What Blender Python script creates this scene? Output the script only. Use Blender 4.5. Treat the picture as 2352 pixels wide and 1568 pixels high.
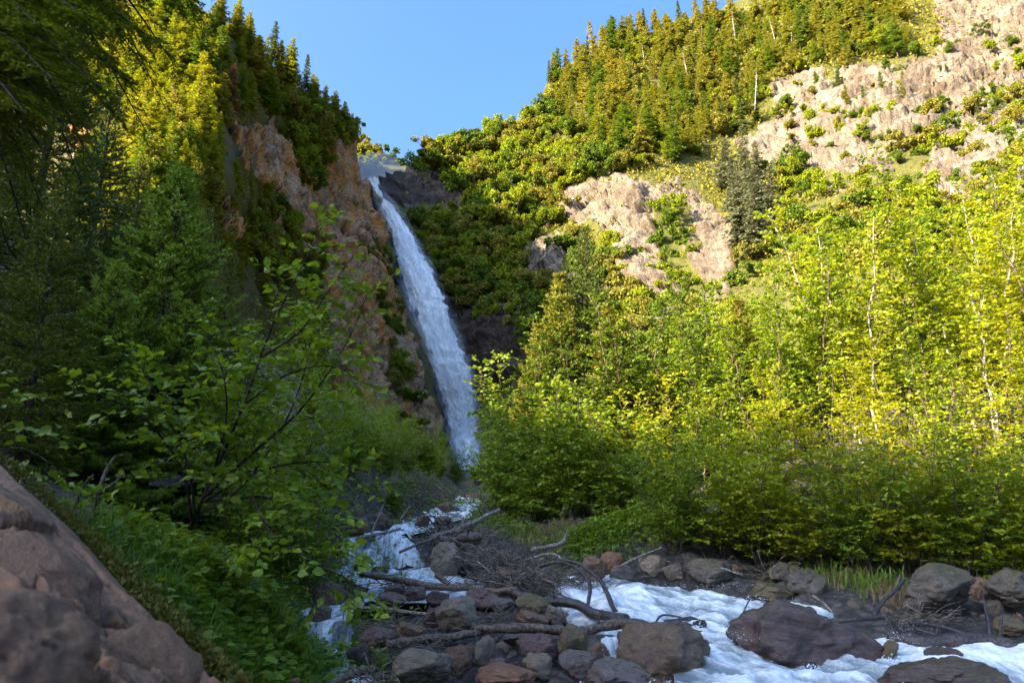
import bpy, math, random
import numpy as np
from mathutils import Vector, Matrix, Euler

random.seed(7)
RNG = np.random.default_rng(11)
SC = bpy.context.scene
COL = SC.collection
for _o in list(bpy.data.objects):
    bpy.data.objects.remove(_o)

# ---------------------------------------------------------------- camera
CAM = np.array([0.0, 0.0, 1.5])
PITCH = math.radians(14.0)
cam_d = bpy.data.cameras.new('camera')
cam = bpy.data.objects.new('camera', cam_d)
COL.objects.link(cam)
cam.location = CAM
cam.rotation_euler = (math.radians(90) + PITCH, 0, 0)
cam_d.sensor_width = 36.0
cam_d.lens = 24.0
cam_d.clip_start = 0.05
cam_d.clip_end = 3000
cam_d.dof.use_dof = True
cam_d.dof.focus_distance = 13.0
cam_d.dof.aperture_fstop = 3.5
SC.camera = cam

# ---------------------------------------------------------------- sky, sun, exposure
SUN = Vector((-0.80, -0.43, 0.42)).normalized()
world = bpy.data.worlds.new('World')
SC.world = world
world.use_nodes = True
wn = world.node_tree.nodes
wl = world.node_tree.links
wn.clear()
sky = wn.new('ShaderNodeTexSky')
sky.sky_type = 'NISHITA'
sky.sun_disc = False
sky.sun_elevation = math.asin(SUN.z)
sky.sun_rotation = math.atan2(SUN.x, SUN.y)
sky.altitude = 0
sky.air_density = 1.25
sky.dust_density = 9.0
sky.ozone_density = 10.0
bg = wn.new('ShaderNodeBackground')
bg.inputs['Strength'].default_value = 0.112
wo = wn.new('ShaderNodeOutputWorld')
wl.new(sky.outputs[0], bg.inputs['Color'])
wl.new(bg.outputs[0], wo.inputs['Surface'])
sun_d = bpy.data.lights.new('sun', 'SUN')
sun_d.energy = 4.7
sun_d.angle = math.radians(0.5)
sun_d.color = (1.0, 0.84, 0.57)
sun_o = bpy.data.objects.new('sun', sun_d)
COL.objects.link(sun_o)
sun_o.rotation_euler = SUN.to_track_quat('Z', 'Y').to_euler()
sun_o.location = (0, 0, 200)
SC.view_settings.view_transform = 'Standard'
SC.view_settings.look = 'None'
SC.view_settings.exposure = 2.55
SC.view_settings.gamma = 1.0
SC.view_settings.use_curve_mapping = False
cy_ = SC.cycles
cy_.max_bounces = 6
cy_.diffuse_bounces = 4
cy_.glossy_bounces = 2
cy_.transmission_bounces = 3
cy_.transparent_max_bounces = 10
cy_.volume_bounces = 0
cy_.use_denoising = True
cy_.caustics_reflective = False
cy_.caustics_refractive = False

# ---------------------------------------------------------------- picture geometry (photo read at 2352 x 1568)
CP, SP = math.cos(PITCH), math.sin(PITCH)
F = 1568.0


def ray(px, py):
    cx = (np.asarray(px, float) - 1176.0) / F
    cy = (784.0 - np.asarray(py, float)) / F
    return np.stack([cx, CP - cy * SP, SP + cy * CP], -1)


def at_y(px, py, Y):
    d = ray(px, py)
    t = np.asarray(Y, float) / d[..., 1]
    return CAM + d * t[..., None]


def s2p(v):
    return v * 0.98          # 2400-wide source pixels to 2352


# ---------------------------------------------------------------- noise
def _hash(ix, iy, iz, seed):
    h = (ix.astype(np.int64) * 374761393 + iy.astype(np.int64) * 668265263 + iz.astype(np.int64) * 1274126177 + seed * 1013904223) & 0xffffffff
    h = ((h ^ (h >> 13)) * 1274126177) & 0xffffffff
    h = ((h ^ (h >> 16)) * 2246822519) & 0xffffffff
    return ((h ^ (h >> 15)) & 0xffffff) / float(0xffffff)


def vnoise(p, seed=0):
    p = np.asarray(p, float)
    i = np.floor(p)
    f = p - i
    f = f * f * f * (f * (f * 6 - 15) + 10)
    i = i.astype(np.int64)
    x, y, z = i[..., 0], i[..., 1], i[..., 2]
    r = 0
    for dx in (0, 1):
        wx = f[..., 0] if dx else 1 - f[..., 0]
        for dy in (0, 1):
            wy = f[..., 1] if dy else 1 - f[..., 1]
            for dz in (0, 1):
                wz = f[..., 2] if dz else 1 - f[..., 2]
                r = r + wx * wy * wz * _hash(x + dx, y + dy, z + dz, seed)
    return r * 2 - 1


def fbm(p, octs=4, seed=0, gain=0.5):
    p = np.asarray(p, float)
    a, s, r = 1.0, 1.0, 0
    for k in range(octs):
        r = r + a * vnoise(p * s + k * 17.3, seed + k)
        a *= gain
        s *= 2.03
    return r


def ridged(p, octs=4, seed=0, gain=0.5):
    p = np.asarray(p, float)
    a, s, r = 1.0, 1.0, 0
    for k in range(octs):
        r = r + a * (1 - 2 * np.abs(vnoise(p * s + k * 9.1, seed + k)))
        a *= gain
        s *= 2.1
    return r


def cells(p, seed=0):
    """Worley: distance to nearest, second nearest, and the random value of the nearest cell."""
    p = np.asarray(p, float)
    i = np.floor(p).astype(np.int64)
    best = np.full(p.shape[:-1], 9.0)
    sec = np.full(p.shape[:-1], 9.0)
    val = np.zeros(p.shape[:-1])
    for dx in (-1, 0, 1):
        for dy in (-1, 0, 1):
            for dz in (-1, 0, 1):
                c = i + np.array([dx, dy, dz])
                q = np.stack([_hash(c[..., 0], c[..., 1], c[..., 2], seed + k) for k in (0, 1, 2)], -1) + c
                d = np.linalg.norm(q - p, axis=-1)
                v = _hash(c[..., 0], c[..., 1], c[..., 2], seed + 7)
                near = d < best
                sec = np.where(near, best, np.minimum(sec, d))
                val = np.where(near, v, val)
                best = np.where(near, d, best)
    return best, sec, val


def facets(p, seed=0):
    """Angular blocks: in each cell the surface is one tilted plane, set in or out."""
    p = np.asarray(p, float)
    i = np.floor(p).astype(np.int64)
    best = np.full(p.shape[:-1], 9.0)
    sec = np.full(p.shape[:-1], 9.0)
    h = np.zeros(p.shape[:-1])
    for dx in (-1, 0, 1):
        for dy in (-1, 0, 1):
            for dz in (-1, 0, 1):
                c = i + np.array([dx, dy, dz])
                o = np.stack([_hash(c[..., 0], c[..., 1], c[..., 2], seed + k) for k in (0, 1, 2)], -1) + c - p
                d = np.linalg.norm(o, axis=-1)
                n = np.stack([_hash(c[..., 0], c[..., 1], c[..., 2], seed + k) for k in (11, 12, 13)], -1) - 0.5
                v = -(o * n).sum(-1) * 1.5 + (_hash(c[..., 0], c[..., 1], c[..., 2], seed + 17) - 0.5) * 0.55
                near = d < best
                sec = np.where(near, best, np.minimum(sec, d))
                h = np.where(near, v, h)
                best = np.where(near, d, best)
    return h, sec - best


# ---------------------------------------------------------------- mesh building
class MB:
    def __init__(self):
        self.V, self.Q, self.T, self.mq, self.mt, self.n = [], [], [], [], [], 0

    def add(self, v, q=None, t=None, mat=0):
        v = np.asarray(v, float).reshape(-1, 3)
        if q is not None and len(q):
            q = np.asarray(q, np.int64) + self.n
            self.Q.append(q)
            self.mq.append(np.full(len(q), mat, np.int32))
        if t is not None and len(t):
            t = np.asarray(t, np.int64) + self.n
            self.T.append(t)
            self.mt.append(np.full(len(t), mat, np.int32))
        self.V.append(v)
        self.n += len(v)

    def arrays(self):
        V = np.concatenate(self.V) if self.V else np.zeros((0, 3))
        Q = np.concatenate(self.Q) if self.Q else np.zeros((0, 4), np.int64)
        T = np.concatenate(self.T) if self.T else np.zeros((0, 3), np.int64)
        mq = np.concatenate(self.mq) if self.mq else np.zeros(0, np.int32)
        mt = np.concatenate(self.mt) if self.mt else np.zeros(0, np.int32)
        return V, Q, T, mq, mt

    def mesh(self, name, mats, smooth=False):
        V, Q, T, mq, mt = self.arrays()
        me = bpy.data.meshes.new(name)
        me.vertices.add(len(V))
        me.vertices.foreach_set('co', V.astype(np.float32).ravel())
        nl = 4 * len(Q) + 3 * len(T)
        me.loops.add(nl)
        me.loops.foreach_set('vertex_index', np.concatenate([Q.ravel(), T.ravel()]).astype(np.int32))
        me.polygons.add(len(Q) + len(T))
        ls = np.concatenate([np.arange(len(Q)) * 4, 4 * len(Q) + np.arange(len(T)) * 3]).astype(np.int32)
        me.polygons.foreach_set('loop_start', ls)
        me.polygons.foreach_set('material_index', np.concatenate([mq, mt]).astype(np.int32))
        me.polygons.foreach_set('use_smooth', np.full(len(Q) + len(T), bool(smooth)))
        for m in (mats if isinstance(mats, (list, tuple)) else [mats]):
            me.materials.append(m)
        me.update(calc_edges=True)
        return me


def unit(v):
    v = np.asarray(v, float)
    return v / np.maximum(np.linalg.norm(v, axis=-1, keepdims=True), 1e-9)


def tube(mb, pts, rad, sides=6, mat=0, cap=True, rough=0.0, seed=0):
    pts = np.asarray(pts, float)
    n = len(pts)
    rad = np.broadcast_to(np.asarray(rad, float), (n,))
    tan = unit(np.gradient(pts, axis=0))
    ref = np.array([0.31, 0.17, 0.93]) if abs(tan[0][2]) < 0.9 else np.array([1.0, 0.1, 0.0])
    a = unit(np.cross(tan, ref))
    b = np.cross(tan, a)
    ang = np.arange(sides) * 2 * math.pi / sides
    ring = a[:, None, :] * np.cos(ang)[None, :, None] + b[:, None, :] * np.sin(ang)[None, :, None]
    v = pts[:, None, :] + ring * rad[:, None, None]
    if rough:
        k = 1.0 / max(rad.max() * 2.2, 1e-3)
        nz = fbm(v * k * np.array([1, 1, 1]) + seed * 3.7, 3, seed)
        v = v + ring * (rad[:, None] * rough * nz)[..., None]
    v = v.reshape(-1, 3)
    i = np.arange(n - 1)[:, None] * sides
    j = np.arange(sides)[None, :]
    j2 = (j + 1) % sides
    q = np.stack([i + j, i + j2, i + sides + j2, i + sides + j], -1).reshape(-1, 4)
    t = []
    if cap and sides > 3:
        v = np.concatenate([v, pts[:1], pts[-1:]])
        c0, c1 = n * sides, n * sides + 1
        t = [(c0, (k + 1) % sides, k) for k in range(sides)] + [(c1, (n - 1) * sides + k, (n - 1) * sides + (k + 1) % sides) for k in range(sides)]
    mb.add(v, q, t, mat)


def spline(pts, n):
    """Catmull-Rom through pts, n samples."""
    P = np.asarray(pts, float)
    P = np.concatenate([[2 * P[0] - P[1]], P, [2 * P[-1] - P[-2]]])
    m = len(P) - 3
    out = []
    for s in np.linspace(0, m - 1e-6, n):
        k = int(s)
        t = s - k
        a, b, c, d = P[k:k + 4]
        out.append(0.5 * (2 * b + (c - a) * t + (2 * a - 5 * b + 4 * c - d) * t * t + (3 * b - a - 3 * c + d) * t ** 3))
    return np.array(out)


LEAF_V = np.array([(0, 0, 0), (-.27, .22, .05), (-.33, .55, .07), (0, 1, -.10), (.33, .55, .07), (.27, .22, .05), (0, .5, 0)], float)
LEAF_Q = np.array([(0, 6, 2, 1), (6, 3, 2, 2), (0, 5, 4, 6), (6, 4, 3, 3)])
LEAF_Q4 = np.array([(0, 6, 2, 1), (0, 5, 4, 6)])
LEAF_T = np.array([(6, 3, 2), (6, 4, 3)])
QUAD_V = np.array([(0, 0, 0), (-.34, .5, .04), (0, 1, 0), (.34, .5, .04)], float)
QUAD_Q = np.array([(0, 3, 2, 1)])
NEED_V = np.array([(-.5, 0, 0), (.5, 0, 0), (0, 1, 0)], float)


def leaves(mb, base, d, nrm, size, kind='leaf', mat=0, width=1.0):
    """Many leaves at once: base points, axis directions, rough normals, lengths."""
    base, d, nrm = np.asarray(base, float), unit(d), np.asarray(nrm, float)
    size = np.broadcast_to(np.asarray(size, float), (len(base),))
    x = unit(np.cross(d, nrm))
    z = np.cross(x, d)
    tv = LEAF_V if kind == 'leaf' else QUAD_V if kind == 'quad' else NEED_V
    w = np.broadcast_to(np.asarray(width, float), (len(base),))
    v = base[:, None, :] + size[:, None, None] * (tv[None, :, 0, None] * w[:, None, None] * x[:, None, :] + tv[None, :, 1, None] * d[:, None, :] + tv[None, :, 2, None] * z[:, None, :])
    n = len(base)
    off = (np.arange(n) * len(tv))[:, None, None]
    if kind == 'leaf':
        mb.add(v, (LEAF_Q4[None] + off).reshape(-1, 4), (LEAF_T[None] + off).reshape(-1, 3), mat)
    elif kind == 'quad':
        mb.add(v, (QUAD_Q[None] + off).reshape(-1, 4), None, mat)
    else:
        mb.add(v, None, (np.array([[0, 1, 2]])[None] + off).reshape(-1, 3), mat)


# ---------------------------------------------------------------- objects
def obj(name, me, parent=None, kind=None, label=None, cat=None, group=None):
    o = bpy.data.objects.new(name, me)
    COL.objects.link(o)
    if parent is not None:
        o.parent = parent
    if kind: o['kind'] = kind
    if label: o['label'] = label
    if cat: o['category'] = cat
    if group: o['group'] = group
    return o


def thing(name, label, cat, loc=(0, 0, 0), rot=(0, 0, 0), scale=1.0, group=None):
    o = bpy.data.objects.new(name, None)
    o.empty_display_size = 0.1
    COL.objects.link(o)
    o.location = loc
    o.rotation_euler = rot
    o.scale = (scale,) * 3 if np.isscalar(scale) else scale
    o['label'] = label
    o['category'] = cat
    if group: o['group'] = group
    return o


# ---------------------------------------------------------------- materials
def new_mat(name):
    m = bpy.data.materials.new(name)
    m.use_nodes = True
    nt = m.node_tree
    nt.nodes.clear()
    out = nt.nodes.new('ShaderNodeOutputMaterial')
    return m, nt, out


def N(nt, typ, **kw):
    n = nt.nodes.new(typ)
    for k, v in kw.items():
        if hasattr(n, k) and not k.startswith('in_'):
            setattr(n, k, v)
        else:
            n.inputs[k[3:].replace('_', ' ') if k.startswith('in_') else k].default_value = v
    return n


def L(nt, a, b):
    nt.links.new(a, b)


def mixc(nt, fac, a, b, blend='MIX'):
    n = nt.nodes.new('ShaderNodeMix')
    n.data_type = 'RGBA'
    n.blend_type = blend
    for s, v in ((n.inputs[0], fac), (n.inputs[6], a), (n.inputs[7], b)):
        if hasattr(v, 'is_linked') or isinstance(v, bpy.types.NodeSocket):
            nt.links.new(v, s)
        elif isinstance(v, (int, float)):
            s.default_value = v
        else:
            s.default_value = (*v, 1) if len(v) == 3 else v
    return n.outputs[2]


def ramp(nt, fac, lo, hi, a=0.0, b=1.0):
    n = nt.nodes.new('ShaderNodeMapRange')
    n.inputs[1].default_value, n.inputs[2].default_value = lo, hi
    n.inputs[3].default_value, n.inputs[4].default_value = a, b
    nt.links.new(fac, n.inputs[0])
    return n.outputs[0]


def math_(nt, op, a, b=0.0):
    n = nt.nodes.new('ShaderNodeMath')
    n.operation = op
    for s, v in ((n.inputs[0], a), (n.inputs[1], b)):
        if isinstance(v, bpy.types.NodeSocket):
            nt.links.new(v, s)
        else:
            s.default_value = v
    return n.outputs[0]


def noise(nt, vec, scale, detail=4, rough=0.55, dist=0.0, stretch=None):
    if stretch is not None:
        mp = nt.nodes.new('ShaderNodeMapping')
        mp.inputs['Scale'].default_value = stretch
        nt.links.new(vec, mp.inputs[0])
        vec = mp.outputs[0]
    n = nt.nodes.new('ShaderNodeTexNoise')
    n.inputs['Scale'].default_value = scale
    n.inputs['Detail'].default_value = detail
    n.inputs['Roughness'].default_value = rough
    n.inputs['Distortion'].default_value = dist
    nt.links.new(vec, n.inputs['Vector'])
    return n.outputs['Fac']


def leaf_mat(name, c1, c2, trans=0.35, c3=None, rough=0.45, tcol=None, spec=0.35):
    m, nt, out = new_mat(name)
    geo = N(nt, 'ShaderNodeNewGeometry')
    oi = N(nt, 'ShaderNodeObjectInfo')
    c = mixc(nt, geo.outputs['Random Per Island'], c1, c2)
    c3 = c3 or tuple(0.5 * (a + b) for a, b in zip(c1, c2))
    c = mixc(nt, ramp(nt, oi.outputs['Random'], 0, 1, 0.0, 0.65), c, c3)
    p = N(nt, 'ShaderNodeBsdfPrincipled')
    L(nt, c, p.inputs['Base Color'])
    p.inputs['Roughness'].default_value = rough
    p.inputs['Specular IOR Level'].default_value = spec
    tr = N(nt, 'ShaderNodeBsdfTranslucent')
    tc = mixc(nt, 1.0, c, tcol or (1.25, 1.25, 0.55), 'MULTIPLY')
    L(nt, tc, tr.inputs['Color'])
    mx = N(nt, 'ShaderNodeMixShader')
    mx.inputs[0].default_value = trans
    L(nt, p.outputs[0], mx.inputs[1])
    L(nt, tr.outputs[0], mx.inputs[2])
    L(nt, mx.outputs[0], out.inputs['Surface'])
    return m


def bark_mat(name, c1, c2, scale=6.0, rough=0.85, stretch=(1, 1, 0.25)):
    m, nt, out = new_mat(name)
    tc = N(nt, 'ShaderNodeTexCoord')
    n1 = noise(nt, tc.outputs['Object'], scale, 5, 0.65, 0.4, stretch)
    n2 = noise(nt, tc.outputs['Object'], scale * 4.5, 4, 0.6, 0.2, stretch)
    c = mixc(nt, ramp(nt, n1, 0.35, 0.65), c1, c2)
    c = mixc(nt, ramp(nt, n2, 0.42, 0.56, 0, 0.85), c, tuple(0.25 * v for v in c1))
    p = N(nt, 'ShaderNodeBsdfPrincipled')
    L(nt, c, p.inputs['Base Color'])
    p.inputs['Roughness'].default_value = rough
    p.inputs['Specular IOR Level'].default_value = 0.5 if rough < 0.6 else 0.15
    b = N(nt, 'ShaderNodeBump')
    b.inputs['Strength'].default_value = 0.8
    b.inputs['Distance'].default_value = 0.02
    L(nt, n2, b.inputs['Height'])
    L(nt, b.outputs[0], p.inputs['Normal'])
    L(nt, p.outputs[0], out.inputs['Surface'])
    return m


def stone_mat(name, c1, c2, c3, rough=(0.25, 0.6), scale=1.6, moss=0.0, lichen=0.35):
    """A boulder: two tones in blotches, pale lichen flecks, dark seams, damp gloss."""
    m, nt, out = new_mat(name)
    tc = N(nt, 'ShaderNodeTexCoord')
    oi = N(nt, 'ShaderNodeObjectInfo')
    add = N(nt, 'ShaderNodeVectorMath', operation='ADD')
    sc_ = N(nt, 'ShaderNodeVectorMath', operation='SCALE')
    sc_.inputs[0].default_value = (37.0, 11.0, 23.0)
    L(nt, oi.outputs['Random'], sc_.inputs['Scale'])
    L(nt, tc.outputs['Object'], add.inputs[0])
    L(nt, sc_.outputs[0], add.inputs[1])
    v = add.outputs[0]
    n1 = noise(nt, v, scale, 6, 0.6, 0.6)
    n2 = noise(nt, v, scale * 3.2, 8, 0.65, 0.3)
    n3 = noise(nt, v, scale * 9, 8, 0.72)
    st = noise(nt, v, scale * 1.6, 5, 0.6, 0.8, (0.5, 0.8, 4.0))
    c = mixc(nt, ramp(nt, n1, 0.38, 0.62), c1, c2)
    c = mixc(nt, ramp(nt, n2, 0.52, 0.72, 0, 0.8), c, c3)
    c = mixc(nt, ramp(nt, st, 0.56, 0.66, 0, 0.6), c, tuple(0.4 * q for q in c1))
    c = mixc(nt, ramp(nt, n3, 0.3, 0.7, 0, 1), mixc(nt, 1.0, c, (0.55, 0.55, 0.55), 'MULTIPLY'), mixc(nt, 1.0, c, (1.3, 1.28, 1.22), 'MULTIPLY'))
    if lichen:
        vo = N(nt, 'ShaderNodeTexVoronoi')
        vo.inputs['Scale'].default_value = 4.5
        L(nt, v, vo.inputs['Vector'])
        d_ = math_(nt, 'ADD', vo.outputs['Distance'], math_(nt, 'MULTIPLY', n3, 0.25))
        spots = math_(nt, 'MULTIPLY', ramp(nt, d_, 0.19, 0.25, 1, 0), ramp(nt, n1, 0.55, 0.6))
        c = mixc(nt, math_(nt, 'MULTIPLY', spots, lichen), c, (0.42, 0.38, 0.30))
    if moss:
        geo = N(nt, 'ShaderNodeNewGeometry')
        sx = N(nt, 'ShaderNodeSeparateXYZ')
        L(nt, geo.outputs['Normal'], sx.inputs[0])
        up = math_(nt, 'ADD', sx.outputs[2], math_(nt, 'MULTIPLY', math_(nt, 'SUBTRACT', n2, 0.5), 1.6))
        c = mixc(nt, math_(nt, 'MULTIPLY', ramp(nt, up, 0.55, 0.85), moss), c, (0.10, 0.085, 0.012))
    p = N(nt, 'ShaderNodeBsdfPrincipled')
    L(nt, c, p.inputs['Base Color'])
    c = mixc(nt, 1.0, c, (0.86, 0.76, 0.65), 'MULTIPLY')
    L(nt, c, p.inputs['Base Color'])
    L(nt, ramp(nt, n2, 0.35, 0.65, rough[0], rough[1]), p.inputs['Roughness'])
    h = math_(nt, 'ADD', math_(nt, 'MULTIPLY', n2, 0.7), math_(nt, 'MULTIPLY', n3, 0.35))
    b = N(nt, 'ShaderNodeBump')
    b.inputs['Strength'].default_value = 0.7
    b.inputs['Distance'].default_value = 0.08
    L(nt, h, b.inputs['Height'])
    L(nt, b.outputs[0], p.inputs['Normal'])
    L(nt, p.outputs[0], out.inputs['Surface'])
    return m


def slope_mat(name, rock1, rock2, stain, soil1, soil2, scale=0.12, streak=(1, 1, 0.2), stain_amt=0.5, stain_lo=0.55):
    """Mountain side: rock where the mesh's 'rock' attribute says so, soil with low growth elsewhere."""
    m, nt, out = new_mat(name)
    tc = N(nt, 'ShaderNodeTexCoord')
    at = N(nt, 'ShaderNodeAttribute', attribute_name='rock')
    v = tc.outputs['Object']
    n1 = noise(nt, v, scale, 6, 0.62, 0.8, streak)
    n2 = noise(nt, v, scale * 5, 8, 0.7, 0.5, streak)
    n3 = noise(nt, v, scale * 16, 6, 0.7, 0.0)
    n4 = noise(nt, v, scale * 1.7, 5, 0.6, 1.2, streak)
    cr = noise(nt, v, scale * 3.0, 7, 0.62, 1.6, (1, 1, 1.6))
    c = mixc(nt, ramp(nt, n1, 0.38, 0.62), rock1, rock2)
    c = mixc(nt, ramp(nt, n2, 0.45, 0.62, 0, 0.85), c, tuple(0.55 * q for q in rock1))
    c = mixc(nt, ramp(nt, n4, stain_lo, stain_lo + 0.13, 0, stain_amt), c, stain)
    crack = math_(nt, 'ABSOLUTE', math_(nt, 'SUBTRACT', cr, 0.5))
    c = mixc(nt, ramp(nt, crack, 0.0, 0.03, 0.85, 0.0), c, (0.05, 0.035, 0.028))
    c = mixc(nt, ramp(nt, n3, 0.3, 0.7), mixc(nt, 1.0, c, (0.72, 0.72, 0.72), 'MULTIPLY'), mixc(nt, 1.0, c, (1.2, 1.2, 1.2), 'MULTIPLY'))
    s = mixc(nt, ramp(nt, n2, 0.4, 0.62), soil1, soil2)
    s = mixc(nt, ramp(nt, n3, 0.42, 0.6, 0, 0.8), s, (0.10, 0.12, 0.012))
    k = math_(nt, 'ADD', at.outputs['Fac'], math_(nt, 'MULTIPLY', math_(nt, 'SUBTRACT', n2, 0.5), 1.0))
    gorge_shade = N(nt, 'ShaderNodeAttribute', attribute_name='wet')  # 'wet' mask: gorge shade painted into the colour of the wet rock
    c = mixc(nt, gorge_shade.outputs['Fac'], c, mixc(nt, 1.0, c, (0.34, 0.30, 0.30), 'MULTIPLY'))
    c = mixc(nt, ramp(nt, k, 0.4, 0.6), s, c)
    p = N(nt, 'ShaderNodeBsdfPrincipled')
    L(nt, c, p.inputs['Base Color'])
    p.inputs['Roughness'].default_value = 0.85
    p.inputs['Specular IOR Level'].default_value = 0.2
    h = math_(nt, 'ADD', n2, math_(nt, 'MULTIPLY', n3, 0.4))
    b = N(nt, 'ShaderNodeBump')
    b.inputs['Strength'].default_value = 0.9
    b.inputs['Distance'].default_value = 1.0
    L(nt, h, b.inputs['Height'])
    L(nt, b.outputs[0], p.inputs['Normal'])
    L(nt, p.outputs[0], out.inputs['Surface'])
    return m


def water_mat(name, foam_lo=0.40, foam_hi=0.58, scale=2.2, stretch=(1, 1, 1), deep=(0.16, 0.21, 0.24), holes=False):
    """White water: foam in patches over glassy grey-green water."""
    m, nt, out = new_mat(name)
    tc = N(nt, 'ShaderNodeTexCoord')
    at = N(nt, 'ShaderNodeAttribute', attribute_name='flow')
    v = at.outputs['Vector']
    n1 = noise(nt, v, scale, 8, 0.65, 0.8, stretch)
    n2 = noise(nt, tc.outputs['Object'], scale * 9, 6, 0.7, 0.4)
    n3 = noise(nt, v, scale * 3.5, 7, 0.7, 0.5, (stretch[0], stretch[1] * 0.5, 1))
    f = math_(nt, 'ADD', math_(nt, 'MULTIPLY', n1, 0.5), math_(nt, 'MULTIPLY', n3, 0.5))
    f = math_(nt, 'ADD', f, math_(nt, 'MULTIPLY', math_(nt, 'SUBTRACT', n2, 0.5), 0.16))
    cr = N(nt, 'ShaderNodeAttribute', attribute_name='crest')
    f = math_(nt, 'ADD', f, cr.outputs['Fac'])
    foam = ramp(nt, f, foam_lo, foam_hi)
    c = mixc(nt, foam, deep, (0.60, 0.62, 0.60))
    c = mixc(nt, ramp(nt, f, foam_hi - 0.05, foam_hi + 0.10), c, (0.92, 0.91, 0.88))
    c = mixc(nt, ramp(nt, n2, 0.36, 0.52, 0.28, 0.0), c, tuple(1.6 * q for q in deep))
    p = N(nt, 'ShaderNodeBsdfPrincipled')
    L(nt, c, p.inputs['Base Color'])
    L(nt, ramp(nt, foam, 0, 1, 0.08, 0.55), p.inputs['Roughness'])
    p.inputs['IOR'].default_value = 1.33
    b = N(nt, 'ShaderNodeBump')
    b.inputs['Strength'].default_value = 0.8
    b.inputs['Distance'].default_value = 0.05
    L(nt, math_(nt, 'ADD', math_(nt, 'MULTIPLY', f, 1.6), math_(nt, 'MULTIPLY', n2, 0.25)), b.inputs['Height'])
    L(nt, b.outputs[0], p.inputs['Normal'])
    if holes:
        al = N(nt, 'ShaderNodeAttribute', attribute_name='alpha')
        t = N(nt, 'ShaderNodeBsdfTransparent')
        mx = N(nt, 'ShaderNodeMixShader')
        L(nt, ramp(nt, math_(nt, 'ADD', math_(nt, 'MULTIPLY', n3, 1.3), al.outputs['Fac']), 0.75, 0.95), mx.inputs[0])
        L(nt, t.outputs[0], mx.inputs[1])
        L(nt, p.outputs[0], mx.inputs[2])
        L(nt, mx.outputs[0], out.inputs['Surface'])
    else:
        L(nt, p.outputs[0], out.inputs['Surface'])
    return m


M = {}
M['leaf_sun'] = leaf_mat('leaf_green', (0.15, 0.235, 0.008), (0.43, 0.425, 0.012), 0.48, (0.35, 0.365, 0.008))
M['leaf_sun_deep'] = leaf_mat('leaf_deep_green', (0.085, 0.165, 0.010), (0.29, 0.34, 0.012), 0.44, (0.20, 0.26, 0.010))
M['leaf_sun_gold'] = leaf_mat('leaf_gold_green', (0.19, 0.24, 0.008), (0.48, 0.44, 0.012), 0.48, (0.38, 0.37, 0.010))
M['leaf_alder'] = leaf_mat('leaf_alder', (0.10, 0.18, 0.012), (0.25, 0.30, 0.015), 0.42, (0.18, 0.25, 0.012))
M['leaf_bank'] = leaf_mat('leaf_bank', (0.08, 0.16, 0.012), (0.20, 0.26, 0.016), 0.35)
M['needle_dark'] = leaf_mat('needle_dark', (0.050, 0.080, 0.008), (0.115, 0.145, 0.014), 0.22, None, 0.55)
M['needle_tip'] = leaf_mat('needle_tip', (0.17, 0.25, 0.015), (0.28, 0.36, 0.025), 0.25, None, 0.5)
M['needle_hemlock'] = leaf_mat('needle_hemlock', (0.045, 0.062, 0.006), (0.18, 0.20, 0.012), 0.40, None, 0.55)
M['needle_hill'] = leaf_mat('needle_hill', (0.13, 0.13, 0.018), (0.42, 0.345, 0.055), 0.40, (0.15, 0.185, 0.02), 0.6, (1.2, 1.1, 0.5), 0.15)
M['needle_gold'] = leaf_mat('needle_gold', (0.12, 0.145, 0.010), (0.42, 0.38, 0.022), 0.40, (0.20, 0.235, 0.014), 0.6, (1.2, 1.1, 0.5), 0.15)
M['leaf_hill'] = leaf_mat('leaf_hill', (0.095, 0.16, 0.010), (0.30, 0.33, 0.014), 0.38, (0.25, 0.27, 0.012), 0.55, None, 0.15)
M['leaf_hill_deep'] = leaf_mat('leaf_hill_deep', (0.045, 0.095, 0.010), (0.17, 0.22, 0.016), 0.32, (0.10, 0.15, 0.012), 0.55, None, 0.15)
M['leaf_hill_olive'] = leaf_mat('leaf_hill_olive', (0.12, 0.13, 0.018), (0.33, 0.28, 0.04), 0.32, (0.20, 0.18, 0.03), 0.6, None, 0.12)
M['needle_grey'] = leaf_mat('needle_grey', (0.075, 0.085, 0.040), (0.20, 0.20, 0.105), 0.25, (0.12, 0.13, 0.06), 0.6, (1, 1, 0.9), 0.15)
M['leaf_low'] = leaf_mat('leaf_low', (0.13, 0.13, 0.012), (0.30, 0.255, 0.03), 0.3, (0.20, 0.18, 0.02), 0.7, None, 0.1)
M['dead_needle'] = leaf_mat('dead_needle', (0.16, 0.08, 0.04), (0.30, 0.16, 0.08), 0.2, None, 0.7, (1, 0.9, 0.7), 0.1)
M['grass'] = leaf_mat('grass_blade', (0.07, 0.14, 0.012), (0.15, 0.22, 0.02), 0.35)
M['straw'] = leaf_mat('straw', (0.22, 0.14, 0.06), (0.36, 0.25, 0.12), 0.2, None, 0.7, (1, 0.9, 0.7))
M['flower'] = leaf_mat('pink_flower', (0.45, 0.02, 0.16), (0.55, 0.03, 0.2), 0.3, None, 0.5, (1, 1, 1))
M['catkin'] = leaf_mat('catkin', (0.14, 0.12, 0.02), (0.20, 0.17, 0.03), 0.2, None, 0.7)
M['bark'] = bark_mat('bark_grey_brown', (0.10, 0.07, 0.05), (0.20, 0.16, 0.12))
M['bark_dark'] = bark_mat('bark_dark', (0.045, 0.032, 0.025), (0.09, 0.06, 0.045))
M['bark_pale'] = bark_mat('bark_pale', (0.42, 0.38, 0.33), (0.28, 0.23, 0.19), 3.0)
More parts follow.
